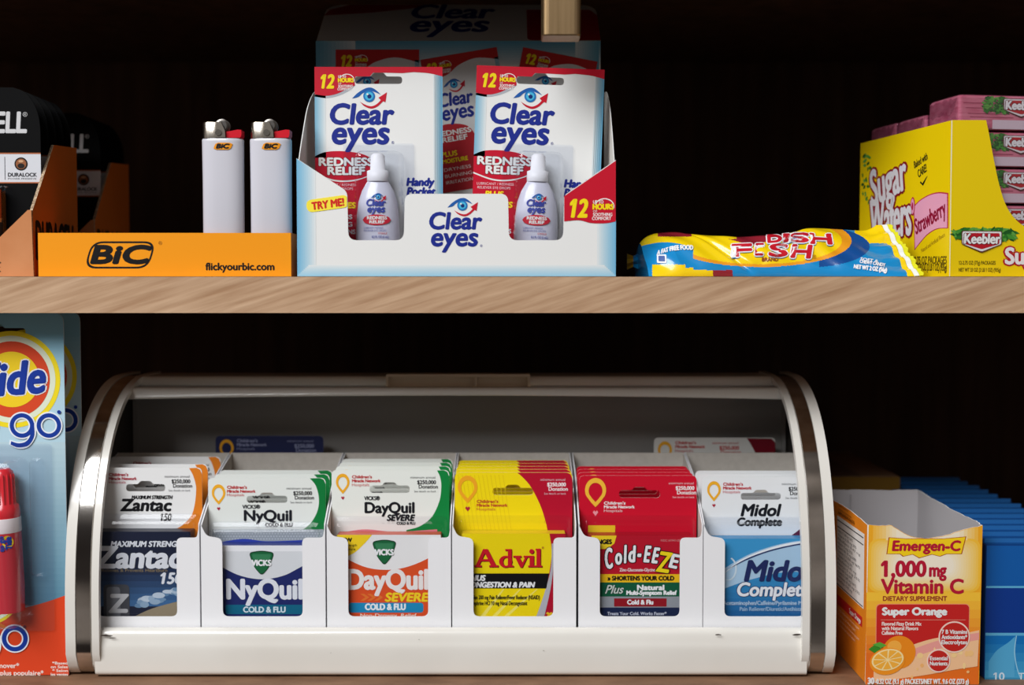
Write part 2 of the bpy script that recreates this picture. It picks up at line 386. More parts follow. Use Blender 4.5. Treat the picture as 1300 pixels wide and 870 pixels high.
# eye-drop cards
def eye_card():
    Y = .806
    f = front(Y, 400, 85, 563, 310); zb = ZS + .0026; yB = (zb - f.O.z) / f.V.z
    t = thing('eye_drop_card', 'eye-drop blister card with red top standing in the left window of the white display', 'blister card', (P(481, 350, Y).x, Y, zb), 'eye-drop cards in the display')
    g = G(); hole = hanger(451, 97, 511, 106.5, 4.5)
    g.sheet(f, rect(400, 85, 562, yB), .0006, CARD, CARD, [hole])
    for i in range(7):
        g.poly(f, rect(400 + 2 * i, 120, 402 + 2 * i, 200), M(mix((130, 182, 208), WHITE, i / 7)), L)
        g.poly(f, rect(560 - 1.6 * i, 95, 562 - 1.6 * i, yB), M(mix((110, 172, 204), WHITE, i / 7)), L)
    wave = cr([(562, 97), (545, 93), (525, 91.5)])
    g.poly(f, [(400, 85), (562, 85)] + wave + [(511.5, 92.8), (490, 92.3), (474, 92.3), (470, 97), (452, 97), (450.4, 101.5), (451, 106.5)] + cr([(451, 108.5), (440, 113.5), (428, 119), (415, 121.5), (400, 119.5)]), M(RED), 2 * L)
    g.poly(f, cr([(452, 108), (440, 113.5), (428, 119), (415, 121.5), (400, 119.5)]) + cr([(400, 122.5), (415, 124.5), (430, 121.5), (443, 115.5), (452, 108)])[:-1], M((178, 182, 190)), L)
    badge12(g, f, 406, 111.7, 16.6, 3)
    eye_logo(g, f, 469, 121, .98); brand_lines(g, f, 417.5, 157, 502.5, 25, 420, 182, 496, 19, 1.9)
    g.text(f, '®', 497, 182.5, 500.5, 3.4, M(NAVY), 2)
    arc = cr([(400, 198), (412, 193), (432, 191.5), (455, 194), (470, 200), (477, 211)])
    g.poly(f, arc + cr([(477, 211), (468, 222), (448, 228), (425, 228), (400, 220)])[1:], M((198, 16, 46)), L)
    g.poly(f, cr([(400, 222), (425, 230), (448, 230), (468, 224)]) + [(470, 250), (462, 280), (458, yB), (400, yB)], M((198, 16, 46)), L)
    o = (M((90, 20, 30)), .6)
    g.text(f, 'REDNESS', 404.5, 210, 474.5, 9.6, M(WHITE), 2, .8, out=o); g.text(f, 'RELIEF', 415.5, 221.5, 463.5, 9.6, M(WHITE), 2, .8, out=o)
    pk = M((240, 210, 214))
    g.text(f, 'LUBRICANT / REDNESS', 405, 236, 452, 3.1, pk, 2); g.text(f, 'RELIEVER EYE DROPS', 406, 241, 448, 3.1, pk, 2)
    g.text(f, 'PLUS', 416, 250, 440, 6, M(YEL), 2, .5, .1); g.text(f, 'RELIEVES', 408, 264, 452, 7, M(YEL), 2, .6, .1)
    for j, s_ in enumerate(('DRYNESS', 'BURNING', 'IRRITATIONS')): g.text(f, s_, 404, 278 + 9.5 * j, 447 + 4 * (j == 2), 5.4, M(WHITE), 2, .4)
    g.text(f, 'Handy', 515.5, 235.5, 552.5, 9.6, M(NAVY), 2, .9, .15); g.text(f, 'Pocket', 516, 247.5, 554, 9.6, M(NAVY), 2, .9, .15); g.text(f, 'Pal', 516, 259.5, 534, 9.6, M(NAVY), 2, .9, .15)
    g.build('card', t)
    # bottle inside the blister
    cx, k = P(482, 260, Y).x, Y / F; yc = Y - .0105; zt = lambda py: f.O.z + f.V.z * py
    BOT = M((206, 206, 222), .3, 0, .5, coat=.3); b = G()
    prof = [(27, zt(312)), (27.5, zt(300)), (26.5, zt(275)), (24.5, zt(258)), (20, zt(244)), (15, zt(235)), (13, zt(232))]
    b.lathe((cx, yc, 0), (0, 0, 1), [(r * k, z) for r, z in prof], BOT, 32, 1, .62)
    bo = b.build('bottle', t)
    b = G(); b.lathe((cx, yc, 0), (0, 0, 1), [(r * k, z) for r, z in [(13, zt(232)), (13.5, zt(231)), (13.5, zt(219)), (9.5, zt(217.5)), (8.8, zt(200)), (6, zt(197))]], M((232, 232, 238), .35), 28, 1, .8)
    b.build('cap', bo)
    class Wrap:      # label wraps the bottle's face
        def pt(s, x, y, d=0):
            X = (x - 482) * k; R = (27 if y > 272 else 26 - (272 - y) * .12) * k
            return Vector((cx + X, yc - .62 * math.sqrt(max(R * R - X * X, 1e-8)) - .0004 - d, zt(y)))
    wf = Wrap(); b = G()
    eye_logo(b, wf, 484, 252, .42, 1); b.text(wf, 'Clear', 468.5, 263.5, 494, 8.2, M((60, 72, 160)), 1, .6, .12); b.text(wf, 'eyes', 470, 271.5, 493, 5.6, M((60, 72, 160)), 1, .6, .12, xh=True)
    # ellipse cut in strips so that it follows the curve
    for i in range(16):
        u0, u1 = -1 + i / 8, -1 + (i + 1) / 8; h0, h1 = 6.6 * math.sqrt(1 - u0 * u0), 6.6 * math.sqrt(max(0, 1 - u1 * u1)); x0, x1 = 482 + 17.5 * u0, 482 + 17.5 * u1
        b.add([wf.pt(x0, 281 - h0, L), wf.pt(x1, 281 - h1, L), wf.pt(x1, 281 + h1, L), wf.pt(x0, 281 + h0, L)], [(0, 1, 2, 3)], M((206, 44, 62)))
    b.text(wf, 'REDNESS', 470, 280.4, 495, 3.8, M(WHITE), 2, .3); b.text(wf, 'RELIEF', 473, 285.4, 492, 3.6, M(WHITE), 2, .3)
    b.text(wf, 'LUBRICANT / REDNESS', 466, 292, 490, 2.2, M((120, 124, 180)), 1); b.text(wf, 'RELIEVER EYE DROPS', 466, 295.4, 494, 2.2, M((120, 124, 180)), 1)
    b.text(wf, 'STERILE', 484, 299, 495, 2.2, M((210, 90, 90)), 1); b.text(wf, '0.2 FL OZ (6 mL)', 476, 303.6, 497, 2.8, M((120, 124, 180)), 1, .1)
    b.build('label', bo)
    # clear blister with flange
    s = G(); s.sheet(f, rrect(436, 182, 526, 330, 4), .0002, CLEAR, d=.0013)
    R = lambda i, r: rp_([(453.5 + i, 193 + i), (513 - i, 193 + i), (515 - i, 328), (451.5 + i, 328)], [r, r, 2, 2])
    s.loft(f, [(R(0, 9), .0014), (R(1.4, 9), .016), (R(4, 8), .0195), (R(7, 7), .0205)], CLEAR); s.build('blister', t)
    return t
ec = eye_card()
copy_thing(ec, (P(676.5, 350, .806).x - P(481, 350, .806).x, .0005, -.0002), 'eye-drop blister card tilted slightly, in the right window of the white display', (0, math.radians(2.0), 0))

# ---------------------------------------------------------------- lighter tray and lighters
YT = .783
f = front(YT, 48, 296, 370, 349); zb = ZS + .0003; yB = (zb - f.O.z) / f.V.z
t = thing('lighter_tray', 'low orange-yellow cardboard tray for lighters with black lettering', 'tray', (P(210, 349, YT).x, YT, zb))
TRAY = M((244, 154, 22), .4); g = G(); g.sheet(f, rect(48.5, 295.8, 369.5, yB), .0006, TRAY)
o1 = rp_([(117, 306.5), (198.5, 306.5), (188, 341), (106.5, 341)], 15, 8); i1 = rp_([(118.4, 308.8), (195.8, 308.8), (186.2, 338.7), (109.6, 338.7)], 13.5, 8)
g.poly(f, o1, M(BLACK), L, [i1]); g.text(f, 'BiC', 114, 334, 194, 21.5, M(BLACK), 1, 2.6, .3)
g.text(f, '®', 201.5, 311, 206, 4.4, M((120, 70, 20)), 1); g.text(f, 'flickyourbic.com', 260.5, 343, 348.5, 9, M((30, 22, 18)), 1, .55)
g.build('front_wall', t)
x0, x1 = f.pt(48.5, 0).x, f.pt(369.5, 0).x; zt = f.pt(0, 295.8).z; yb2 = YT + .042
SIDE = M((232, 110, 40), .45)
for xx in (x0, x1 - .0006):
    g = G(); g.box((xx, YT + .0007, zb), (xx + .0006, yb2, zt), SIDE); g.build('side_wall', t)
g = G(); g.box((x0 + .0007, yb2 - .0006, zb), (x1 - .0007, yb2, zt), TRAY); g.build('rear_wall', t)
g = G(); g.box((x0 + .0007, YT + .0007, zb), (x1 - .0007, yb2 - .0007, zb + .008), TRAY); g.build('insert_deck', t)

def lighter():
    Yc = YT + .0115; cx = P(283.5, 200, Yc).x; k = Yc / F; z0 = zb + .0082; zt = lambda py: P(283, py, Yc).z
    t = thing('pocket_lighter', 'white pocket lighter with red button, left one of the pair in the orange tray', 'lighter', (cx, Yc, z0), 'white lighters in the tray')
    BODY = M((206, 205, 214), .3, 0, .5, coat=.4)
    def oval(cx, w, d, n=36, e=2.6):
        r = []
        for i in range(n):
            a = 2 * math.pi * i / n; c, s = math.cos(a), math.sin(a)
            r.append((cx + w * abs(c) ** (2 / e) * (1 if c > 0 else -1), d * abs(s) ** (2 / e) * (1 if s > 0 else -1)))
        return r
    fo = Fr((cx, Yc, 0), (1, 0, 0), (0, 1, 0), (0, 0, 1)); W = 26.2 * k
    g = G(); g.loft(fo, [(oval(0, W * .95, .0062), z0), (oval(0, W * .985, .0066), z0 + .002), (oval(0, W * .985, .0066), zt(230)), (oval(0, W, .0068), zt(181)), (oval(0, W, .0068), zt(178.5)), (oval(0, W * .97, .0064), zt(177))], BODY, True, True, True)
    g.build('body', t)
    MET = M((205, 196, 184), .22, 1, .5); h = G()
    h.loft(fo, [(oval(-11.2 * k, 13.8 * k, .0060), zt(177)), (oval(-11.2 * k, 13.8 * k, .0060), zt(158)), (oval(-11.2 * k, 13.2 * k, .0056), zt(156.3))], MET, True, True)
    ho = h.build('metal_hood', t)
    h = G(); ff = Fr((cx - 283.5 * k, Yc - .0062, 0), (k, 0, 0), (0, 0, 1), (0, -1, 0))
    pr = [(zt(p), x) for x, p in ((276, 176), (289.5, 176), (289, 168), (284, 156.5), (279, 157.5))]
    h.sheet(ff, [(x, z) for z, x in pr], .0012, M((150, 142, 132), .3, 1), d=.0008)
    h.sheet(ff, [(x, zz) for x, zz in ell(280, 0, 0, 0, 3)] if False else [(x, zt(170) + (y) * k) for x, y in ell(281, 0, 4, 4, 16)], .0006, M((196, 190, 180), .2, 1), d=.0014)
    h.build('fork', ho)
    h = G(); h.lathe((cx + 0 * k, Yc - .0035, zt(160.5)), (0, 1, 0), [(6.2 * k, 0), (8.6 * k, .0005), (8.6 * k, .0016), (6.4 * k, .002), (6.4 * k, .005), (8.6 * k, .0054), (8.6 * k, .0066), (6.2 * k, .007)], M((120, 116, 112), .3, 1), 32, smooth=False)
    h.build('spark_wheel', t)
    h = G(); fb_ = Fr((cx - 283.5 * k, Yc - .0048, 0), (k, 0, 0), (0, 0, 1), (0, -1, 0))
    q = [(289.6, zt(176)), (289.6, zt(168.4)), (296, zt(167.4)), (304, zt(165.8)), (308.6, zt(166.2)), (308.6, zt(172.4)), (307, zt(176))]
    h.sheet(fb_, q, .0096, M((206, 22, 40), .35)); h.build('gas_button', t)
    h = G()
    class Face:
        def pt(s, x, y, d=0):
            X = (x - 283.5) * k; u = min(.98, abs(X) / W); return Vector((cx + X, Yc - .0068 * (1 - u ** 2.6) ** (1 / 2.6) - .0003 - d, zt(y)))
    wf = Face()
    for a, b, m, d in ((0, 0, M((238, 150, 20)), 1),):
        for i in range(6):
            x_a, x_b = 275 + 3.6 * i, 275 + 3.6 * (i + 1); r0 = 1.6 if i == 0 else 0; r1 = 1.6 if i == 5 else 0
            h.add([wf.pt(x_a + 1.8, 182.8 + r0, L), wf.pt(x_b + 1.8, 182.8 + r1, L), wf.pt(x_b - .6, 191.6 - r1, L), wf.pt(x_a - .6, 191.6 - r0, L)], [(0, 1, 2, 3)], m)
    h.text(wf, 'BiC', 277.4, 189.9, 295.4, 5.4, M(BLACK), 2, .75, .3); h.build('sticker', t)
    return t
lg = lighter()
copy_thing(lg, (60.3 * (YT + .0115) / F, 0, 0), 'white pocket lighter with red button, right one of the pair, next to the display')

# ---------------------------------------------------------------- battery trays
KRAFT = noise_mat('kraft_board', (196, 128, 82), (206, 140, 94), 40, .75, spec=.15); ORG = noise_mat('printed_orange_board', (206, 112, 40), (214, 120, 46), 30, .6, spec=.2)
CORR = noise_mat('corrugated_edge', (110, 84, 62), (214, 190, 160), 900, .8, (1, 1, 1), spec=.1)
YB = .783; XB = (42 - 650) / F * YB
def battery_tray():
    t = thing('battery_tray', 'orange corrugated tray of black battery cards, in front at the shelf edge', 'tray', (XB - .05, YB, ZS))
    zb = ZS + .0003; f = front(YB, 0, 262, 42, 349); yB = (zb - f.O.z) / f.V.z
    Wt = .115; xl = 42 - Wt * F / YB
    g = G(); g.sheet(f, [(42, yB), (40.2, 267), (36, 266.5), (0, 301), (-30, 330), (xl + 40, 330), (xl, 266), (xl, yB)], .0018, KRAFT, CORR)
    g.text(f, 'DURACELL', -60, 334, 1, 7, M((60, 44, 36)), 1, .9); g.text(f, 'DURALOCK', -60, 345, 1, 6, M((60, 44, 36)), 1, .9)
    g.build('front_wall', t)
    zf, zk, z1 = P(41, 267, YB).z, P(100, 188, .866).z, P(72, 184, .823).z
    ol = [(.002, zb), (.083, zb), (.083, zk), (.0405, z1), (.0395, z1 - .001), (.002, zf)]
    for i, xx in enumerate((XB, XB - Wt)):
        fs_ = Fr((xx, YB, 0), (0, 1, 0), (0, 0, 1), (1 if i == 0 else -1, 0, 0))
        g = G(); g.sheet(fs_, ol, .0018, ORG, CORR, mb=ORG)
        if i == 0:
            class Up:
                def pt(s, x, y, d=0): return fs_.pt(x, -y, d)
            g.text(Up(), 'DURACELL', .006, -(P(75, 330, .82).z), .079, .0235, M((34, 24, 20)), 1, .0009)
        g.build('side_wall', t)
    g = G(); g.box((XB - Wt + .002, YB + .081, zb), (XB - .002, YB + .083, zk - .02), ORG); g.build('rear_wall', t)
    g = G(); g.box((XB - Wt + .002, YB + .002, zb), (XB - .002, YB + .0808, zb + .0018), KRAFT); g.build('tray_bottom', t)
    return t
def battery_card():
    Y = .806; f = front(Y, 0, 112, 56, 300); z0 = ZS + .0024; yB = (z0 - f.O.z) / f.V.z; xr = (XB - .0022) / f.U.x - f.O.x / f.U.x
    BL = M((9, 9, 10), .6, 0, .07); dx = xr - 56
    t = thing('battery_card', 'black battery blister card, foremost in the front orange tray', 'blister card', (XB - .05, Y, z0), 'battery cards in the front tray')
    q = lambda pts: [(x + dx, y) for x, y in pts]
    ol = q([(56, yB), (56, 165)] + cr([(56, 165), (54, 148), (48, 131), (37, 117), (22, 111)])[1:] + [(-80, 111)] + cr([(-80, 111), (-95, 117), (-106, 131), (-112, 148), (-114, 165)])[1:] + [(-114, yB)])
    g = G(); g.sheet(f, ol, .0006, BL)
    g.text(f, 'DURACELL', -98 + dx, 168, 40.5 + dx, 25.5, M((206, 206, 208)), 1, 1.6, .06); g.text(f, '®', 34 + dx, 148, 40 + dx, 5.5, M((190, 190, 190)), 1)
    g.poly(f, q(rect(-114, 195.5, 56, 231)), M((214, 216, 222)), L)
    for y in (193.8, 231): g.poly(f, q(rect(-114, y, 56, y + 1.6)), M((176, 100, 60)), 2 * L)
    g.poly(f, q(rect(10, 199, 10.8, 228)), M((90, 90, 96)), 2 * L)
    g.poly(f, q(ell(31, 208, 8.4, 8.4)), M((30, 24, 22)), 2 * L); g.poly(f, q(ell(31, 208, 6.6, 6.6)), M((150, 92, 56)), 3 * L); g.poly(f, q(ell(31, 210.5, 4.4, 3.2)), M((34, 26, 24)), 4 * L)
    g.poly(f, q(ell(31, 204.6, 3.2, 1.6)), M((206, 160, 120)), 4 * L)
    g.text(f, 'DURALOCK', 14 + dx, 224, 51 + dx, 4.6, M((60, 60, 64)), 2, .3); g.text(f, 'POWER PRESERVE', 14 + dx, 227.8, 50 + dx, 2, M((90, 90, 94)), 2)
    g.build('card', t)
    for cx in (-16, 3):
        b = G(); k = Y / F; zt = lambda py: f.O.z + f.V.z * py; c = (f.pt(cx + dx, 0).x, Y - .0061, 0)
        b.lathe(c, (0, 0, 1), [(9 * k, zt(241)), (9 * k, zt(278))][::-1], M((170, 106, 74), .25, 1), 20)
        b.lathe(c, (0, 0, 1), [(9.05 * k, zt(283)), (9.05 * k, zt(278))], M((200, 196, 190), .25, 1), 20)
        b.lathe(c, (0, 0, 1), [(9 * k, zt(326)), (9 * k, zt(283))], M((26, 24, 24), .3), 20); b.build('battery', t)
    s = G(); R = lambda i: rrect(-60 + dx + i, 236 + i, 20 + dx - i, 330 - i, 5)
    s.loft(f, [(R(0), .0005), (R(1.5), .010), (R(4), .0125)], CLEAR); s.build('blister', t)
    return t
bt = battery_tray(); bc = battery_card()
ORD = ['foremost', 'second', 'third', 'fourth', 'fifth', 'sixth', 'seventh']
for i in range(1, 5): copy_thing(bc, (0, .0138 * i, 0), 'black battery blister card, %s from the front in the front orange tray' % ORD[i])
DYB = .117
copy_thing(bt, (0, DYB, 0), 'orange corrugated tray of black battery cards, in deep shade behind the first tray')
for i in range(5):
    c = copy_thing(bc, (0, DYB + .0138 * i, 0), 'black battery blister card, %s in the shaded rear tray' % (ORD[i] if i == 0 else ORD[i] + ' from the front'))
    c['group'] = 'battery cards in the rear tray'

# ---------------------------------------------------------------- candy bag lying on the shelf
def candy_bag():
    zs = ZS + .0004
    A = lambda s: Vector((P(824 + s * 331, 350, .785).x, .786 + .006 * math.sin(s * 3.1) ** 2, zs))
    topx = [(812, 309), (819, 302), (832, 297.5), (855, 296), (880, 298.5), (905, 301.5), (935, 302.5), (965, 301), (990, 298.5), (1008, 295), (1022, 290.5), (1040, 290), (1070, 291.5), (1098, 292.5), (1113, 286)]
    tc_ = cr(topx, 8)
    def T(s):
        u = s * (len(tc_) - 1); i = min(int(u), len(tc_) - 2); fr_ = u - i
        x = tc_[i][0] * (1 - fr_) + tc_[i + 1][0] * fr_; y = tc_[i][1] * (1 - fr_) + tc_[i + 1][1] * fr_
        return x, y
    def B(s): x, y = T(s); return P(x, y, .818)
    def bulge(s): return .0085 * min(1, 5.5 * s + .25) * min(1, max(0, 2.2 * (1 - s)) ** .8)
    def crease(s, t):
        x = 824 + s * 331
        k = .0011 * math.sin(9 * t + 17 * s) * math.sin(31 * s + 2.3) * min(1, 4 * (1 - s))
        e = abs((s - .335) + (t - .45) * .16)             # the hard fold left of the middle
        k -= .0042 * math.exp(-(e / .022) ** 2) * (1 - t * .45)
        e2 = abs((s - .56) - (t - .55) * .30); k -= .0024 * math.exp(-(e2 / .02) ** 2) * t
        if s > .88: k += .0011 * math.sin(t * 26) * (s - .88) / .12
        return k
    def S(s, t, d=0):      # front and top surface, t from the shelf up to the ridge
        a, b = A(s), B(s); n = Vector((0, -(b.z - a.z), b.y - a.y)).normalized()
        if n.y > 0: n = -n
        q = a.lerp(b, t) + n * (bulge(s) * (4 * t * (1 - t)) ** .7 + crease(s, t) * min(1, 6 * t, 6 * (1 - t)) + d)
        q.z = max(q.z, zs); return q
    BLUE, YEL_, RED_, ORA, DB = M((22, 140, 206), .22, 0, .5, coat=.5), M((250, 214, 16), .22, 0, .5, coat=.5), M((150, 36, 50), .25, 0, .5, coat=.5), M((240, 160, 34), .22, 0, .5, coat=.5), M((22, 78, 150), .22, 0, .5, coat=.5)
    def colour(px, py):
        e = ((px - 965) / 110) ** 2 + ((py - 301) / 37) ** 2; 
        if px < 880:
            yt = 313 - 6 * math.sin((px - 812) / 68 * 3.14) + .02 * (px - 812)
            if py < yt: return RED_ if (835 < px < 878 and py < 300.5) else YEL_
            if 828 < px and py > 336 + (4 if px > 870 else 0): return YEL_
            return BLUE
        e1 = ((px - 965) / 116) ** 2 + ((py - 306) / 33) ** 2
        if px < 935 and py < 306 + (px - 880) * .03 and py < 303.5: return YEL_
        if px < 1000 and px > 915 and py < 312 - abs(px - 955) * .28: return RED_
        if e1 < .80: return YEL_
        if e1 < 1: return ORA
        if px < 930 and py > 343: return RED_ if px > 905 else YEL_
        e2 = ((px - 1020) / 84) ** 2 + ((py - 313) / 27) ** 2
        if px > 1040 and e2 < 1: return DB
        if px > 1085 and py < 309: return YEL_
        return BLUE
    def proj(q):
        v = q - EYE; sp, cp = math.sin(PITCH), math.cos(PITCH); z = v.y * cp - v.z * sp; y = v.z * cp + v.y * sp
        return 650 + F * v.x / z, 435 - F * y / z
    NS, NT = 440, 90; g = G(); base = [[S(i / NS, j / NT) for j in range(NT + 1)] for i in range(NS + 1)]
    for i in range(NS + 1):
        for j in range(NT + 1): pass
    vs = [q for row in base for q in row]; W1 = NT + 1; cols = {}
    for i in range(NS):
        for j in range(NT):
            c = (base[i][j] + base[i + 1][j + 1]) / 2; cols.setdefault(colour(*proj(c)), []).append((i * W1 + j, (i + 1) * W1 + j, (i + 1) * W1 + j + 1, i * W1 + j + 1))
    # one shared vertex set so that shading stays smooth across colours
    b0 = len(g.v); g.v += vs
    for m, fs in cols.items():
        for f_ in fs: g.f.append(tuple(b0 + k for k in f_)); g.m.append(g.mi(m)); g.sm.append(True)
    # back and bottom
    NB = 10; bk = []
    for i in range(NS + 1):
        s = i / NS; b = B(s); e = Vector((b.x, .850 - .006 * s, zs)); a = A(s)
        for j in range(NB + 1):
            u = j / NB; q = b.lerp(e, u); q.y += .006 * math.sin(math.pi * u) * (1 - s); q.z += .004 * math.sin(math.pi * u) * (1 - s); bk.append(q)
        bk.append(a)
    n = NB + 2
    g.add(bk, [(i * n + j, (i + 1) * n + j, (i + 1) * n + j + 1, i * n + j + 1) for i in range(NS) for j in range(n - 1)], BLUE, True)
    ring = [S(0, j / NT) for j in range(NT + 1)] + [bk[j] for j in range(1, NB + 1)]
    g.add(ring, [tuple(range(len(ring)))], BLUE)
    t = thing('candy_bag', 'yellow and blue candy bag lying crumpled on the upper shelf', 'candy bag', (P(985, 350, .8).x, .80, zs))
    # lettering, placed in the face's own (length, height) grid
    class Face:
        def pt(s, x, y, d=0): return S((x - 824) / 331, y, d + .0004)
    class Flat:     # units: 1 = one step along the length; height grows upward from the shelf edge
        def __init__(s, k): s.k = k
        def pt(s, x, y, d=0):
            tt = max(.02, min(.98, (350 - y) / s.k)); xx = x
            for _ in range(4):
                q = S(min(1, max(0, (xx - 824) / 331)), tt); px, py = proj(q); xx += (x - px); tt = max(.01, min(.985, tt + (py - y) / s.k * .9))
            return S(min(1, max(0, (xx - 824) / 331)), tt, d + .0004)
    f = Flat(52); R_ = M((200, 26, 44)); Wt = M((240, 240, 244)); OB = M((34, 130, 200))
    for a_ in (('F', 929, 327, 955, 15, 0, -2), ('I', 958, 325, 970, 14, .1, -2), ('S', 975, 326, 1001, 15, .1, 2), ('H', 1003, 328, 1031, 16, .12, 2), ('D', 974, 309, 992, 8, -.1, -3), ('I', 994, 308, 1002, 9, -.1, 0), ('S', 1004, 308, 1025, 10, -.2, 1), ('H', 1028, 310, 1054, 12, -.25, 2)):
        g.text(f, a_[0], a_[1] - .6, a_[2] + .9, a_[3] + .6, a_[4] + .5, OB, 1, 2.6, a_[5], a_[6]); g.text(f, a_[0], a_[1], a_[2], a_[3], a_[4], R_, 3, 1.5, a_[5], a_[6], out=(Wt, 1.5))
    g.text(f, 'BRAND', 967, 332.5, 988, 4.6, M((150, 70, 20)), 2, .3); g.text(f, '®', 1031, 329, 1036, 4.4, M((170, 60, 30)), 2)
    g.text(f, 'A FAT FREE FOOD', 833, 322, 881, 5.5, Wt, 2, .5, .1, -8, arc=3)
    g.text(f, 'SOFT &', 1092, 331, 1115, 3.4, Wt, 2, .2, 0, 9); g.text(f, 'CHEWY CANDY', 1091, 334.5, 1124, 4, Wt, 2, .3, 0, 9); g.text(f, 'NET WT 2 OZ (56g)', 1084, 342, 1126, 5.2, Wt, 2, .5, 0, 6)
    g.poly(f, rrect(834, 324, 846, 335, 1.5), Wt, 2 * L); g.poly(f, rrect(836, 326, 844, 333, 1), M((60, 90, 160)), 3 * L)
    g.build('wrapper', t)
    # crimped seals
    e = G(); n = 26; vs = []
    for j in range(n + 1):
        q = S(1, j / n); dx = Vector((.0085, -.001, .0006 + .0004 * (j % 2))); z = Vector((.0009 * (j % 2), 0, 0))
        vs += [q - Vector((.001, 0, 0)), q + dx * .33, q + dx * .36, q + dx * .72, q + dx * .74, q + dx + z]
    th = Vector((0, .0006, -.0004)); v2 = [q + th for q in vs]
    for k, m in ((0, YEL_), (2, M((236, 240, 236), .3)), (4, M((226, 226, 40), .3))):
        e.add(vs, [(6 * j + k, 6 * j + k + 1, 6 * j + 7 + k, 6 * j + 6 + k) for j in range(n)], m)
    e.add(v2, [(6 * j, 6 * j + 5, 6 * j + 11, 6 * j + 6) for j in range(n)], YEL_)
    e.add(vs + v2, [(6 * j + 5, 6 * j + 11, 6 * j + 11 + 6 * n + 6, 6 * j + 5 + 6 * n + 6) for j in range(n)], YEL_)
    e.build('end_seal', t)
    e = G(); a = P(817, 318, .83); pts = [(P(796 + 24 * i, 322 + 20 * j + 3 * math.sin(5 * i + 3 * j), .838 - .012 * i + .002 * math.sin(9 * j))) for i in (0, .33, .66, 1) for j in (0, .25, .5, .75, 1)]
    tk = Vector((0, .0006, 0)); fs = [(5 * i + j, 5 * i + 5 + j, 5 * i + 6 + j, 5 * i + 1 + j) for i in range(3) for j in range(4)]
    e.add(pts, fs[:4], M((200, 150, 30), .3)); e.add(pts, fs[4:], BLUE); e.add([q + tk for q in pts], fs, BLUE); e.build('end_seal', t)
candy_bag()

# ---------------------------------------------------------------- wafer box
bd = Vector((-.0215, .125, 0)).normalized(); ex = Vector((bd.y, -bd.x, 0)); up = Vector((0, 0, 1))
C0 = P(1206, 351.5, .776); C0.z = ZS + .0003
zt_ = P(1206, 152.5, .776).z - C0.z; WB, DB_ = .150, .127
t = thing('wafer_box', 'bright yellow open-fronted carton of strawberry wafer packs', 'box', C0)
YW = M((248, 214, 8), .35, 0, .4); k = .776 / F
ff = Fr(C0, ex * k, Vector((0, 0, -k)), -bd)             # front face, y negative upward
def FX(px, py): return ff.inv(px, py)
o = [FX(1206, 352)[0:1] and (0, 0), (0, -zt_ / k)] + [FX(*q) for q in cr([(1252, 152.5), (1256, 172), (1262, 204), (1268, 232), (1276, 258), (1287, 276), (1302, 288), (1325, 293)])]
xr = WB / k; o += [(xr - 70, o[-1][1]), (xr - 45, -zt_ / k * .9), (xr, -zt_ / k), (xr, 0)]
g = G(); g.sheet(ff, o, .0006, YW, M((236, 232, 220), .6))
def leaves(g, fr, x0, y0, x1, y1, n, d):
    r = random.Random(3)
    for i in range(n):
        x, y = r.uniform(x0, x1), r.uniform(y0, y1); a = r.uniform(0, 3.14); l, w_ = (x1 - x0) * .09 + 1.6, (x1 - x0) * .02 + .9
        m = M(r.choice([(46, 120, 44), (70, 150, 54), (32, 92, 36), (98, 168, 70)]))
        pts = [(x + l * c_ * math.cos(a) - w_ * s_ * math.sin(a), y + l * c_ * math.sin(a) * .6 + w_ * s_ * math.cos(a)) for c_, s_ in ((-1, 0), (-.3, 1), (.4, .8), (1, 0), (.4, -.8), (-.3, -1))]
        g.poly(fr, pts, m, (d + i * .05) * L)
def keeb(g, fr, x0, y0, x1, y1, d):
    w_, h = x1 - x0, y1 - y0; q = lambda p, e: rp_([(x0 + e, y0 + e * .8), (x1 - e, y0 + e * .8), (x1 - e * 1.1, y0 + h * .60), (x0 + w_ * .5, y1 - e * 1.2), (x0 + e * 1.1, y0 + h * .60)], w_ * .04)
    g.poly(fr, q(0, 0), M((96, 30, 36)), d * L); g.poly(fr, q(0, w_ * .02), M((232, 232, 232)), (d + 1) * L); g.poly(fr, q(0, w_ * .065), M((190, 28, 44)), (d + 2) * L)
    g.text(fr, 'Keebler', x0 + w_ * .05, y0 + h * .58, x1 - w_ * .04, h * .44, M((240, 240, 240)), d + 3, w_ * .018, .05, out=(M((100, 24, 34)), w_ * .014))
a, b = FX(1207, 289), FX(1289, 303); leaves(g, ff, a[0] + 4, a[1] + 2, b[0] - 3, b[1], 110, 1)
a, b = FX(1220, 293), FX(1271, 321); keeb(g, ff, a[0], a[1], b[0], b[1], 8)
RW = M((186, 24, 44)); a = FX(1275, 335)
g.text(ff, 'Sugar', a[0], a[1], a[0] + 66, 20, M((240, 236, 236)), 2, 1.6, out=(RW, 2.4)); g.text(ff, 'Wafers', a[0] + 78, a[1], a[0] + 150, 20, M((240, 236, 236)), 2, 1.6, out=(RW, 2.4))
TN = M((96, 78, 16)); a = FX(1217, 336); b = FX(1217, 345)
g.text(ff, '12-2.75 OZ (77g) PACKAGES', a[0], a[1], a[0] + 51, 4.6, TN, 1, .15); g.text(ff, 'NET WT 33 OZ (2 LB 1 OZ) (935g)', b[0], b[1], b[0] + 58, 4.6, TN, 1, .15)
g.build('front_panel', t)
fl = Fr(C0 + bd * DB_ - ex * .0, -bd * .001, Vector((0, 0, -.001)), -ex)     # left side; millimetres, x from the back to the front
Ls = DB_ * 1000; Hs = zt_ * 1000
g = G(); g.sheet(fl, [(0, 0), (Ls - .8, 0), (Ls - 1.2, -Hs), (0, -Hs)], .0006, YW, M((236, 232, 220), .6))
def SX(px, py): return fl.inv(px, py)
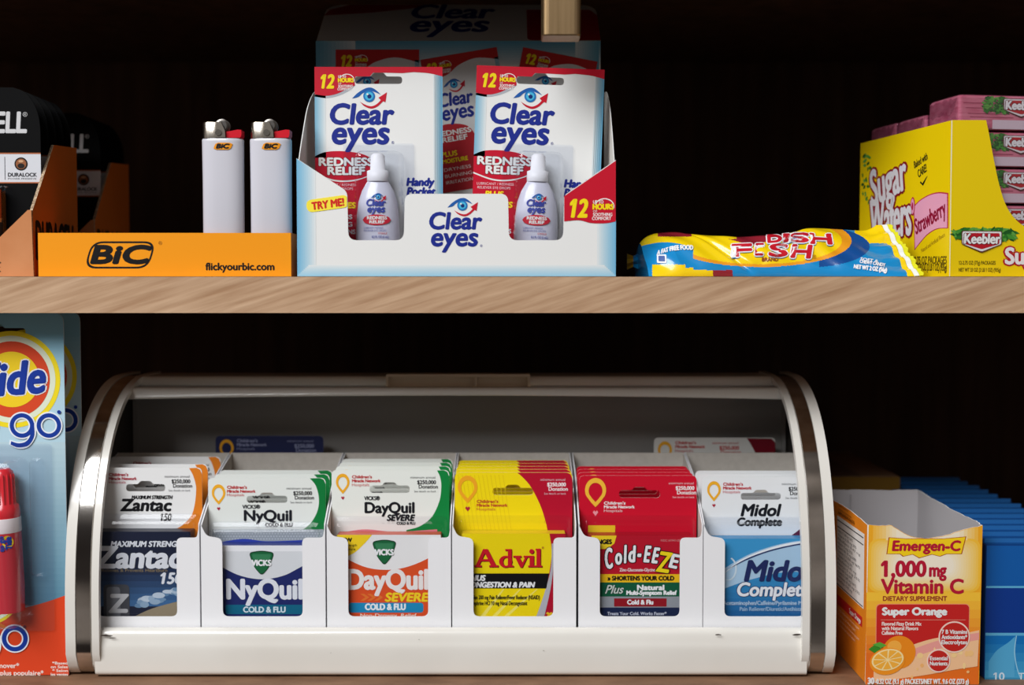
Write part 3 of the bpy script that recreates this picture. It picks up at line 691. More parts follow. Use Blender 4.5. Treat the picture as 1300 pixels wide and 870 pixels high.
wl = M((226, 222, 226)); rd = (M((140, 16, 34)), 1.9); dk = (M((110, 12, 26)), 1.9)
def seg(s_, pa, pb, cap, **kw):
    a, b = SX(*pa), SX(*pb); ang = math.degrees(math.atan2(b[1] - a[1], b[0] - a[0])); ln = math.hypot(b[0] - a[0], b[1] - a[1])
    g.text(fl, s_, a[0], a[1], a[0] + ln, cap, rot=ang, **kw)
seg('Sugar', (1107, 262), (1153, 238), 24, mat=wl, d=3, bold=.95, out=rd); seg('Wafers', (1105, 305), (1158, 297), 27, mat=wl, d=3, bold=.95, out=rd)
seg('Baked with', (1161, 214), (1178, 202), 4.6, mat=M(BLACK), d=1, bold=.15); seg('CARE!', (1166, 226), (1177, 217), 5, mat=M(BLACK), d=1, bold=.2)
a = [SX(*q) for q in ((1168, 232), (1169, 230), (1171, 233), (1176, 225), (1178, 223), (1172, 236))]; g.poly(fl, a, M(BLACK), L)
rb = [SX(*q) for q in cr([(1160, 262), (1168, 254), (1180, 247), (1192, 244), (1204, 245)])] + [SX(*q) for q in cr([(1204, 290), (1190, 291), (1178, 298), (1168, 309), (1161, 318)])]
g.poly(fl, rb, M((190, 30, 70)), L); cx_ = sum(q[0] for q in rb) / len(rb); cy_ = sum(q[1] for q in rb) / len(rb)
g.poly(fl, [(cx_ + (x - cx_) * .95, cy_ + (y - cy_) * .95) for x, y in rb], M((240, 168, 196)), 2 * L)
c = SX(1159, 262); g.poly(fl, ell(c[0], c[1], 3.2, 6), M((190, 30, 70)), 3 * L); g.poly(fl, ell(c[0], c[1], 2.4, 5), M((236, 160, 190)), 4 * L); g.poly(fl, ell(c[0], c[1], 1.2, 2.6), M((190, 30, 70)), 5 * L)
seg('Strawberry', (1163, 298), (1202, 272), 10, mat=M((150, 14, 54)), d=3, bold=.35)
seg('Natural and Artificial Flavors', (1170, 321), (1200, 300), 2.6, mat=M((120, 60, 20)), d=1)
seg('12-2.75 OZ PACKAGES', (1155, 335), (1202, 335), 4.6, mat=TN, d=1, bold=.2); seg('NET WT 33 OZ (2 LB 1 OZ) (935g)', (1155, 343), (1202, 344), 4.2, mat=TN, d=1, bold=.2)
leaves(g, fl, 4, -Hs + 8, 16, -Hs * .55, 26, 1)
g.build('side_panel', t)
fr_ = Fr(C0 + ex * WB, bd * .001, Vector((0, 0, -.001)), ex); g = G(); g.sheet(fr_, [(.8, 0), (Ls, 0), (Ls, -Hs), (1.2, -Hs)], .0006, YW, M((236, 232, 220), .6)); g.build('side_panel', t)
fk = Fr(C0 + bd * DB_, ex * .001, Vector((0, 0, -.001)), bd); g = G(); g.sheet(fk, rect(.8, -Hs, WB * 1000 - .8, 0), .0006, YW, M((236, 232, 220), .6)); g.build('rear_panel', t)
fbm = Fr(C0, ex * .001, bd * .001, up); RAWB = M((206, 200, 186), .7)
PKH = .0226; zp0 = P(1260, 165.5, .784).z - C0.z - 3 * PKH        # lowest visible pack stands on a card insert
g = G(); g.loft(fbm, [(rect(.8, .8, WB * 1000 - .8, 42), .0002), (rect(.8, .8, WB * 1000 - .8, 42), zp0 - .0002)], RAWB, True, False, True)
g.loft(fbm, [(rect(.8, 43, WB * 1000 - .8, Ls - .8), .0002), (rect(.8, 43, WB * 1000 - .8, Ls - .8), zp0 + 2.6 * PKH)], RAWB, True, False, True); g.build('card_insert', t)
WAF = noise_mat('wafer_photo_print', (196, 92, 120), (226, 140, 160), 160, .28, (.4, 1, 2.4), bump=.1, coat=.4)
def wafer_pack():
    w_, dp, h = .1365, .038, PKH - .0012; O = C0 + ex * .006 + bd * .003 + up * (zp0 + 3 * PKH)
    t = thing('wafer_pack', 'pink wafer pack in clear wrap, topmost at the front of the yellow carton', 'snack pack', O, 'strawberry wafer packs')
    f3 = Fr(O, ex, bd, up); g = G(); q = lambda e: rp_([(e, e), (w_ - e, e), (w_ - e, dp - e), (e, dp - e)], .0025)
    g.loft(f3, [(q(.0008), .0004), (q(0), .0014), (q(0), h - .0016), (q(.0012), h)], WAF, True, False, True)
    pf = Fr(O + up * h, ex * k, Vector((0, 0, -k)), -bd); H_ = h / k
    g.poly(pf, rect(46, H_ * .70, 190, H_ * .96), M((222, 204, 214), .35), L)
    for i, yy in enumerate((.22, .36, .52, .62)): g.poly(pf, rect(6 + 3 * i, H_ * yy, 60 + 5 * i, H_ * yy + .9), M((160, 60, 90)), L)
    leaves(g, pf, 33, 2, 68, H_ * .50, 120, 1); leaves(g, pf, 108, 2, 140, H_ * .40, 80, 1); keeb(g, pf, 60, 3.5, 110, H_ * .62, 8)
    g.build('wafer_tray', t)
    c = G(); q2 = lambda e: rp_([(-.0012 + e, -.0012 + e), (w_ + .0012 - e, -.0012 + e), (w_ + .0012 - e, dp + .0012 - e), (-.0012 + e, dp + .0012 - e)], .004)
    c.loft(f3, [(q2(0), .0003), (q2(0), h - .001), (q2(.002), h + .0004)], CELLO, True)
    r = random.Random(5); n = 14
    for sx, x_ in ((-1, -.0013), (1, w_ + .0013)):        # crinkled end fold
        vs = []
        for i in range(n + 1):
            y_ = dp * i / n
            for j, (a_, z_) in enumerate(((0, h * .9), (.5, h * .6), (1, h * .45))): vs.append(O + ex * (x_ + sx * .003 * a_ * r.uniform(.5, 1.1)) + bd * y_ + up * (z_ + r.uniform(-.0012, .0012)))
        c.add(vs, [(3 * i + j, 3 * i + 3 + j, 3 * i + 4 + j, 3 * i + 1 + j) for i in range(n) for j in range(2)], CELLO)
    c.build('clear_wrap', t); return t
wp = wafer_pack()
for i, s_ in enumerate(('second from the top', 'third from the top', 'fourth from the top, half hidden')):
    copy_thing(wp, up * (-PKH * (i + 1)) + ex * .0003 * (i + 1), 'pink wafer pack in the carton opening, %s' % s_)
copy_thing(wp, bd * .0425 + up * (-.3 * PKH) + ex * .0002, 'shaded pink wafer pack lying behind the topmost front pack')
copy_thing(wp, bd * .0828 + up * (-.3 * PKH), 'shaded wafer pack in clear wrap, furthest back in the yellow carton')

# ---------------------------------------------------------------- roll-top bin
XC = P(572, 700, .796).x; HW = 490 / F * .796 / .992; Y0 = .797
ENAM = noise_mat('white_enamel', (228, 224, 216), (236, 233, 226), 12, .22, spec=.5, coat=.4); CHR = noise_mat('chrome', (205, 200, 194), (228, 224, 220), 60, .10, metal=1)
GREY = noise_mat('grey_satin_sheet', (150, 147, 144), (158, 155, 152), 6, .4, spec=.4)
def prof(n=26, e=2.4, grow=0):
    p = [(.034, .0014 - grow * .4), (.013, .0014 - grow * .4), (.006, .0030 - grow * .5), (.0015, .0085 - grow * .5), (0 - grow, .016), (0 - grow, .028)]
    for i in range(n + 1):
        a = math.pi / 2 * i / n; p.append((.12 - (.12 + grow) * max(0, math.cos(a)) ** (2 / e), .034 + (.151 + grow) * math.sin(a) ** (2 / e)))
    p += [(.146, .185 + grow)]; return [(Y0 + y, z) for y, z in p]
t = thing('bread_bin', 'white roll-top metal bin with chrome-banded ends and its lid rolled open', 'bin', (XC, .86, 0))
PO = prof(); PB = prof(grow=.0012); back = Y0 + .146
def strip(g, pts, x0, x1, th, mat):
    n = len(pts); inn = []
    for i in range(n):
        a = Vector((pts[max(0, i - 1)][0], pts[max(0, i - 1)][1])); b = Vector((pts[min(n - 1, i + 1)][0], pts[min(n - 1, i + 1)][1])); tg = (b - a).normalized(); nn = Vector((tg.y, -tg.x))
        inn.append((pts[i][0] + nn.x * th, pts[i][1] + nn.y * th))
    g.ext(list(pts) + inn[::-1], x0, x1, mat, True, False)
    for x in (x0, x1):
        g.add([(x, y, z) for y, z in list(pts) + inn], [(i, i + 1, n + i + 1, n + i) for i in range(n - 1)], mat)
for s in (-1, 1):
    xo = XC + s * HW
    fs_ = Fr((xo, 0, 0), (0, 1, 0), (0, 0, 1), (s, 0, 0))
    g = G(); g.sheet(fs_, PO + [(back, .002)], .0016, ENAM, mb=M((70, 66, 62), .7))  # dark grey inner face: shade of the hollow end put into the colour
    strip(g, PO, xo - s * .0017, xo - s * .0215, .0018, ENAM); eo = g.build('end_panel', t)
    g = G()                                                # rounded white beads either side of the chrome
    for w0, w1 in ((0, .0064), (.0168, .0215)): strip(g, prof(grow=.0022), xo - s * w0, xo - s * w1, .0022, ENAM)
    g.build('rim_bead', eo)
    g = G(); strip(g, prof(grow=.0016), xo - s * .0068, xo - s * .0158, .0014, CHR); g.build('chrome_band', eo)
xi0, xi1 = XC - HW + .0218, XC + HW - .0218; xw0, xw1 = XC - HW + .0022, XC + HW - .0022
zl = P(570, 797.5, .802).z
lp = cr([(.8065, zl - .0006), (.8045, zl - .0002), (.8022, zl), (.7995, zl - .0022), (.798, zl - .008), (.7972, .018), (.7972, .007), (.7978, .0025), (.801, .0008), (.806, .0008)], 5) + cr([(.806, .0026), (.803, .0032), (.8005, .006), (.8, .018), (.8012, zl - .009), (.8032, zl - .0028), (.8065, zl - .0022)], 5)
g = G(); g.ext(lp, xi0 - .004, xi1 + .004, ENAM)
r = random.Random(2); fL = Fr((0, .797, 0), (1, 0, 0), (0, 0, 1), (0, -1, 0))
for cx_, cz_, sz in ((P(135, 807, .797).x, P(135, 807, .797).z, .0035), (P(143, 809, .797).x, P(143, 810, .797).z, .0022), (P(912, 806, .797).x, P(912, 806, .797).z, .002), (P(1012, 806, .797).x, P(1012, 806, .797).z, .0028), (P(690, 826, .797).x, P(690, 826, .797).z, .0006), (P(532, 812, .797).x, P(532, 812, .797).z, .0006), (P(420, 829, .797).x, P(420, 829, .797).z, .0005)):
    pts = [(cx_ + sz * math.cos(i * .785) * r.uniform(.6, 1.3), cz_ + sz * .22 * math.sin(i * .785) * r.uniform(.5, 1.3)) for i in range(8)]
    g.poly(fL, pts, M((70, 62, 56), .7), .0004)
g.build('front_lip', t)
g = G(); g.box((xw0, .808, .0044), (xw1, back - .003, .0060), ENAM); g.build('bin_floor', t)
YK = .936
g = G(); g.box((xw0 + .001, YK, .0065), (xw1 - .001, YK + .0012, .1795), GREY)
for x in (xw0 + .001, xw1 - .0038): g.box((x, YK - .003, .0065), (x + .0028, YK - .0002, .172), GREY)
g.build('back_panel', t)
# rolled-up lid edge: rail above, curved sheet behind, handle
za, zb2 = P(570, 478.5, .897).z, P(570, 490.5, .897).z
g = G(); xh0, xh1 = P(171, 484, .897).x, P(983, 484, .897).x
g.ext(cr([(.905, za + .0004), (.899, za), (.8972, za - .002), (.897, zb2 + .001), (.899, zb2)], 4) + [(.905, zb2)], xh0, xh1, ENAM)
g.box((xh0, .9052, za - .0018), (xh1, back - .002, za - .0002), ENAM); lid = g.build('lid', t)
g = G(); fhd = front(.884, 490, 475, 673, 495); HB = M((222, 206, 184), .4)
ho = rrect(490, 475.5, 673, 494.5, 1.5); i1 = rrect(493, 479, 602.5, 491.5, 1); i2 = rrect(605, 479, 670, 491.5, 1)
g.sheet(fhd, ho, .0105, HB, HB, [i1, i2]); g.poly(fhd, rect(491, 477, 672, 493), HB, -.0045); g.build('handle', lid)
yr = .872; n = 24; vs = []; xa, xb = P(148, 500, yr).x, P(998, 500, yr).x
for i in range(n + 1):
    u = i / n * 2 - 1; x = xa + (xb - xa) * i / n; bz = -.0028 * u * u
    zt2, zl2 = P(570, 493.5, yr).z, P(570, 502.5, yr).z + bz
    vs += [Vector((x, yr + .009, zt2 + .0008)), Vector((x, yr + .0015, zt2)), Vector((x, yr, zt2 - .0015)), Vector((x, yr, zl2 + .0022)), Vector((x, yr - .0008, zl2 + .0012)), Vector((x, yr - .0004, zl2)), Vector((x, yr + .002, zl2 + .0004)), Vector((x, yr + .009, zt2 - .0012))]
g = G(); g.add(vs, [(8 * i + j, 8 * i + (j + 1) % 8, 8 * i + 8 + (j + 1) % 8, 8 * i + 8 + j) for i in range(n) for j in range(8)], ENAM, True); g.build('top_rail', t)

# ---------------------------------------------------------------- dispensers in the bin
YF, YR, ZD = .809, .900, .0064
LEFTS = [96, 255.5, 415, 574, 734.5, 893]
DW = 157.5 / F * YF
def dispenser():
    x0 = 415; f = front(YF, 415, 675, 573, 800); zb = ZD; yB = (zb - f.O.z) / f.V.z
    t = thing('card_dispenser', 'DUMMY', 'dispenser', (f.pt(415 + 78.5, 0).x, YF, ZD), 'white card dispensers in the bin')
    CB = M((240, 240, 243), .5); RB = noise_mat('grey_board', (196, 190, 182), (206, 200, 192), 200, .8, spec=.1)
    e = 157.5
    ol = rp_([(x0, 666), (x0 + 7, 681), (x0 + 27, 684), (x0 + 27, 783), (x0 + 128.5, 783), (x0 + 128.5, 683), (x0 + e - 3, 683), (x0 + e, 666), (x0 + e, yB), (x0, yB)], [0, 6, 7, 8, 8, 7, 4, 0, 0, 0])
    g = G(); g.sheet(f, ol, .0007, CB, CB, mb=RB); g.build('front_panel', t)
    zf, zk = f.pt(0, 666).z, P(500, 575, YR).z; xa, xb = f.pt(x0, 0).x, f.pt(x0 + e, 0).x
    for s, xx in ((-1, xa), (1, xb)):
        fs_ = Fr((xx, YF, 0), (0, 1, 0), (0, 0, 1), (s, 0, 0)); D = YR - YF
        g = G(); g.sheet(fs_, [(.0008, zb), (D, zb), (D, zk)] + cr([(D, zk), (D * .8, zk - .004), (D * .45, zf + .022), (D * .2, zf + .010), (.0008, zf)])[1:], .0007, CB, CB, mb=RB); g.build('side_panel', t)
    g = G(); g.box((xa + .0008, YR - .0008, zb), (xb - .0008, YR, zk), RB); g.build('rear_panel', t)
    g = G(); g.box((xa + .0008, YF + .0008, zb), (xb - .0008, YR - .0009, zb + .0006), CB); g.build('bottom_panel', t)
    return t
dp = dispenser(); XD = [front(YF, 415, 675, 573, 800).pt(l, 0).x for l in LEFTS]
DL = ['white card dispenser beside the left chrome band, holding dark blue packs', 'white card dispenser holding white and green night-time cold packs', 'white card dispenser holding white packs with an orange label',
      'white card dispenser holding yellow and red pain relief packs', 'white card dispenser holding red cold lozenge packs', 'white card dispenser beside the right chrome band, holding light blue packs']
for i in range(6):
    if i == 2: dp['label'] = DL[2]
    else: copy_thing(dp, (XD[i] - XD[2], 0, 0), DL[i])

# ---------------------------------------------------------------- medicine packs
YC = .8255; KC = YC / F
def balloon(g, f, cx, cy, rx, ry, col=(244, 176, 40), heart=(176, 30, 60), d=2):
    sh = lambda k: [(cx + x * k, cy + y * k) for x, y in ell(0, -ry * .15, rx, ry * .85, 24, math.radians(150), math.radians(390))] + [(cx + rx * .42 * k, cy + ry * .72 * k), (cx, cy + ry * 1.05 * k), (cx - rx * .42 * k, cy + ry * .72 * k)]
    g.poly(f, sh(1), M(col), d * L, [sh(.66)])
    h = rx * .26; y = cy + ry * 1.42
    g.poly(f, [(cx, y + h * 1.2), (cx - h, y), (cx - h * .5, y - h * .7), (cx, y - h * .2), (cx + h * .5, y - h * .7), (cx + h, y)], M(heart), d * L)
def charity(g, f, x, ys, wd, col, col2):
    g.text(f, "Children's", x, ys[0], x + wd * .70, 3.6, M(col), 2, .25); g.text(f, 'Miracle Network', x, ys[1], x + wd, 3.6, M(col), 2, .25); g.text(f, 'Hospitals', x, ys[2], x + wd * .6, 3.4, M(col2), 2)
def donate(g, f, xr, y, col, col2, b=.3):
    b *= .45
    g.text(f, 'minimum annual', xr - 34, y, xr - 1, 3.0, M(col2), 2); g.text(f, '$250,000', xr - 25, y + 7, xr, 4.6, M(col), 2, b + .1); g.text(f, 'Donation', xr - 23, y + 12.6, xr + 2.5, 4.6, M(col), 2, b); g.text(f, 'See details on back', xr - 29, y + 17.4, xr, 2.4, M(col2), 2)
def shield(g, f, cx, cy, w_, h, d=3):
    q = lambda k: rp_([(cx - w_ / 2 * k, cy - h * .42 * k), (cx, cy - h * .52 * k), (cx + w_ / 2 * k, cy - h * .42 * k), (cx + w_ * .30 * k, cy + h * .18 * k), (cx, cy + h * .54 * k), (cx - w_ * .30 * k, cy + h * .18 * k)], [5 * k, 8, 5 * k, 6, 5, 6])
    g.poly(f, q(1), M((22, 62, 38)), d * L); g.poly(f, q(.92), M((30, 104, 62)), (d + 1) * L); g.poly(f, [(x, y) for x, y in rp_([(cx - w_ * .38, cy - h * .36), (cx + w_ * .38, cy - h * .36), (cx + w_ * .30, cy - h * .1), (cx - w_ * .30, cy - h * .1)], 3)], M((58, 132, 88)), (d + 2) * L)
    g.text(f, 'VICKS', cx - w_ * .4, cy + 3.4, cx + w_ * .38, 7, M((244, 244, 244)), d + 3, .7)
def pack(i, top, design, label, cat, gname, rim_y, ptop, edge):
    """one hanging pack: printed card, carton in front of it, clear blister over both"""
    x0 = [99, 255, 416, 574, 730, 889][i]; x1 = x0 + 156
    f = front(YC, x0, 600, x1, 780); f.U = Vector(((DW - .0022) / 156, 0, 0)); f.O = f.O + Vector((XD[i] + .0011 - f.pt(x0, 0).x, 0, 0))
    z0 = ZD + .0009; yB = (z0 - f.O.z) / f.V.z
    t = thing('medicine_pack', label, cat, ((f.pt(x0, 0).x + f.pt(x1, 0).x) / 2, YC, z0), gname)
    c, p = G(), G(); kf = Fr(f.O, f.U, f.V, f.N)
    DEP = .0118
    f0 = front(YC - DEP, x0, 600, x1, 780); fp = Fr((f.O.x, YC - DEP, f0.O.z), f.U, f0.V, f.N); yP = (z0 - fp.O.z) / fp.V.z
    # keep the carton's print where it is seen: same spot on a face a little nearer
    hole, base, edgec = design(c, p, f, fp, x0, x1, yP)
    hl = [hole]
    body = rp_([(x0, top), (x1, top), (x1, yB), (x0, yB)], [7, 7, 1, 1])
    c2 = G(); c2.sheet(f, body, .0005, base, M(WHITE), hl); c2.v += []
    b0 = len(c2.v); c2.v += c.v
    for k_, fc in enumerate(c.f): c2.f.append(tuple(b0 + q for q in fc)); c2.m.append(c2.mi(c.mats[c.m[k_]])); c2.sm.append(c.sm[k_])
    c2.build('card', t)
    po = rrect(x0 + 10, ptop, x1 - 10, yP - 2, 1.5); q0 = G()
    q0.loft(fp, [(po, .0006 - DEP), (po, 0)], edgec, True)
    b0 = len(q0.v); q0.v += p.v
    for k_, fc in enumerate(p.f): q0.f.append(tuple(b0 + q for q in fc)); q0.m.append(q0.mi(p.mats[p.m[k_]])); q0.sm.append(p.sm[k_])
    q0.build('carton', t)
    s = G(); R = lambda e: rrect(x0 + 2.5 + e, rim_y + e * 1.6, x1 - 2.5 - e, yB - 1, 6)
    s.loft(f, [(R(0), .0006), (R(.2), .003), (R(3.2), .0040), (R(3.6), DEP + .0006), (R(5.5), DEP + .0012)], CLEAR); s.build('blister', t)
    return t
def clipx(pts, x0, x1): return [(min(max(x, x0), x1), y) for x, y in pts]

def d_zantac(c, p, f, fp, x0, x1, yB):
    o = M((226, 128, 34)); hole = hanger(154, 614.8, 206, 624, 4)
    bnd = cr([(238, 594.6), (244, 606), (247, 623), (242, 651), (228, 667), (212, 674)])
    c.poly(f, clipx(bnd, 0, x1) + [(212, 690), (x1, 690)] + [(x1, 602), (x1 - 2.5, 596.5), (x1 - 7, 594.2)], o, L)
    charity(c, f, 131.5, (604.5, 609.5, 614), 37, (176, 30, 56), (190, 70, 90)); donate(c, f, 239.5, 606.5, (30, 30, 34), (110, 110, 114))
    bk = M((22, 22, 26))
    c.text(f, 'MAXIMUM STRENGTH', 161, 633.6, 216, 4.3, bk, 2, .4, .2); c.text(f, 'Zantac', 145.5, 648.4, 216, 14.4, bk, 2, 1.3, .18); c.text(f, '150', 198, 661, 215, 8.8, bk, 2, .5, .18)
    nv = M((30, 36, 58)); y0 = 675
    p.poly(fp, rect(107, y0, 243, yB - 2), nv, .5 * L); w_ = M((226, 228, 234)); s = M((196, 202, 214))
    for k_ in range(6): p.poly(fp, rect(107, 722 + k_ * 8, 243, 730 + k_ * 8), M(mix((34, 48, 76), (62, 104, 150), k_ / 5)), L)
    r = random.Random(4)
    for k_ in range(26):
        u = r.random(); p.poly(fp, ell(176 + 60 * u + r.uniform(-4, 4), 768 - 18 * u + r.uniform(-5, 4), r.uniform(4, 9), r.uniform(2, 4), 14), M(mix((92, 130, 166), (196, 208, 220), r.random())), (2 + k_ * .03) * L)
    p.poly(fp, cr([(172, 782), (190, 774), (210, 768), (243, 760)]) + [(243, 800), (172, 800)], M((150, 136, 112)), 3 * L)
    p.poly(fp, rrect(130, 742, 164, 800, 6), M((74, 76, 82)), 4 * L); p.poly(fp, rrect(134, 745, 152, 800, 5), M((120, 122, 128)), 5 * L); p.text(fp, 'Z', 136, 777, 164, 22, M((206, 206, 208)), 6, 2, .1)
    p.text(fp, 'MAXIMUM STRENGTH', 140, 694, 241, 6.8, w_, 2, .55, .2); p.text(fp, 'Zantac', 118, 720.5, 237, 26, w_, 2, 2.3, .15); p.text(fp, '150', 203, 741, 236, 13.5, w_, 2, .9, .2)
    p.text(fp, 'Relieves & Prevents Heartburn', 128, 726, 214, 4, M((150, 130, 90)), 2)
    return hole, M((238, 238, 238), .4), M((24, 28, 46), .35)
def d_nyquil(c, p, f, fp, x0, x1, yB):
    gr = M((14, 122, 58)); hole = hanger(306, 629.5, 360, 638.6, 4)
    bnd = cr([(390, 607.5), (398, 617), (402, 634), (399, 651), (388, 667), (372, 676), (355, 680)])
    c.poly(f, bnd + [(355, 690), (x1, 690), (x1, 615), (x1 - 2.5, 609.3), (x1 - 7, 607.2)], gr, L); balloon(c, f, 268.8, 627.6, 9, 12.5)
    charity(c, f, 280, (620.5, 625.5, 630), 38, (196, 44, 50), (206, 90, 90)); donate(c, f, 393, 621.5, (34, 34, 38), (110, 112, 114)); bk = M((28, 30, 38))
    c.text(f, 'VICKS®', 300, 645.7, 324, 4.6, bk, 2, .3); c.text(f, 'NyQuil', 302, 661, 366, 13, bk, 2, 1.15); c.text(f, 'COLD & FLU', 330, 668.4, 367, 4.2, bk, 2, .6)
    wh = M((224, 226, 228)); nv = M((34, 44, 104))
    p.poly(fp, rect(266, 692.5, 404, yB - 2), nv, .5 * L)
    p.poly(fp, rect(266, 692.5, 404, 700), M((244, 244, 246)), L)
    p.poly(fp, [(266, 700), (404, 700), (404, 708)] + cr([(404, 708), (381, 720), (358, 731), (330, 735.5), (302, 731), (278, 720), (266, 712)])[1:], wh, L)
    shield(p, fp, 330, 714.5, 34, 31); p.text(fp, 'NyQuil', 283, 760, 384, 24, M((232, 234, 240)), 2, 2.1)
    p.poly(fp, rrect(282, 768, 400, 780, 3), M((18, 104, 134)), L); p.text(fp, 'COLD & FLU', 305, 777.6, 361, 7, M((220, 234, 238)), 2, .5)
    p.text(fp, 'Nighttime Relief', 308, 787.5, 352, 5, M((190, 196, 214)), 2, .2)
    # dotted foil above the carton
    c.poly(f, rect(260, 672, 408, 690), M((160, 168, 174), .3), 2 * L)
    for a in range(38):
        for b_ in range(4): c.poly(f, ell(262 + a * 3.8 + (b_ % 2) * 1.9, 674 + b_ * 3.4, .9, .8, 6), M((206, 212, 216), .3), 3 * L)
    c.poly(f, cr([(262, 690), (300, 684), (330, 687), (370, 686), (405, 684)]) + [(405, 700), (262, 700)], M((52, 70, 168), .3), 4 * L)
    return hole, M((232, 236, 232), .4), M((40, 54, 130), .35)
def d_dayquil(c, p, f, fp, x0, x1, yB):
    gr = M((14, 132, 62)); hole = hanger(466.5, 616.5, 519.5, 626, 4)
    bnd = cr([(556, 597.5), (560, 606), (561.5, 618), (559, 636), (549, 656), (533, 668), (515, 673)])
    c.poly(f, bnd + [(515, 690), (x1, 690), (x1, 605), (x1 - 2.5, 599.3), (x1 - 7, 597.2)], gr, L); balloon(c, f, 430.7, 614, 9, 12.5)
    charity(c, f, 443, (607.3, 612.3, 617.3), 38, (196, 44, 50), (206, 90, 90)); donate(c, f, 554.5, 607.6, (34, 34, 38), (110, 112, 114)); bk = M((22, 24, 30))
    c.text(f, 'VICKS®', 459, 635, 480, 4.8, bk, 2, .3); c.text(f, 'DayQuil', 459.5, 651, 526, 13, bk, 2, 1.1); c.text(f, 'SEVERE', 488.6, 661, 527, 7.4, bk, 2, .7, .22); c.text(f, 'COLD & FLU', 502, 666, 527, 3.2, bk, 2, .3)
    og = M((226, 84, 40)); wh = M((242, 240, 238))
    p.poly(fp, rect(426, 679, 562, yB - 2), og, .5 * L)
    p.poly(fp, [(426, 679), (562, 679), (562, 698)] + cr([(562, 698), (542, 710.5), (515, 720.5), (490, 723.5), (465, 720.5), (441.7, 711), (426, 701)])[1:], wh, L)
    p.poly(fp, [(426, 679), (472, 679)] + cr([(472, 679), (462, 690), (448, 702), (426, 712)])[1:], M((250, 214, 40)), 2 * L)
    p.text(fp, 'NEW', 428, 688, 446, 5, M(BLACK), 3, .5); p.text(fp, 'Max Strength', 428, 693.5, 452, 3, M(BLACK), 3); p.text(fp, 'Formula', 430, 698.5, 450, 3, M(BLACK), 3)
    shield(p, fp, 488, 701, 33, 32, 3); p.text(fp, 'DayQuil', 438, 747.6, 546, 24, M((244, 238, 234)), 2, 2.1); p.text(fp, 'SEVERE', 488, 763.5, 547, 10.4, M((250, 214, 40)), 2, 1.1, .2)
    for k_ in range(3): p.poly(fp, [(456 + 9 * k_, 754), (461 + 9 * k_, 754), (468 + 9 * k_, 758.5), (461 + 9 * k_, 763), (456 + 9 * k_, 763), (463 + 9 * k_, 758.5)], M((232, 120, 50)), L)
    p.poly(fp, rrect(441, 765.4, 539, 778, 4), M((30, 142, 190)), L); p.text(fp, 'COLD & FLU', 462, 774.4, 516, 7.6, M((240, 246, 248)), 2, .7)
    p.text(fp, 'Non-Drowsy  Relief', 456, 783.4, 530, 4, M((250, 226, 210)), 2, .2); c.poly(f, cr([(430, 676), (460, 672), (500, 675), (556, 672)]) + [(556, 684), (430, 684)], M((226, 130, 140)), 2 * L)
    return hole, M((236, 240, 234), .4), M((206, 92, 70), .35)
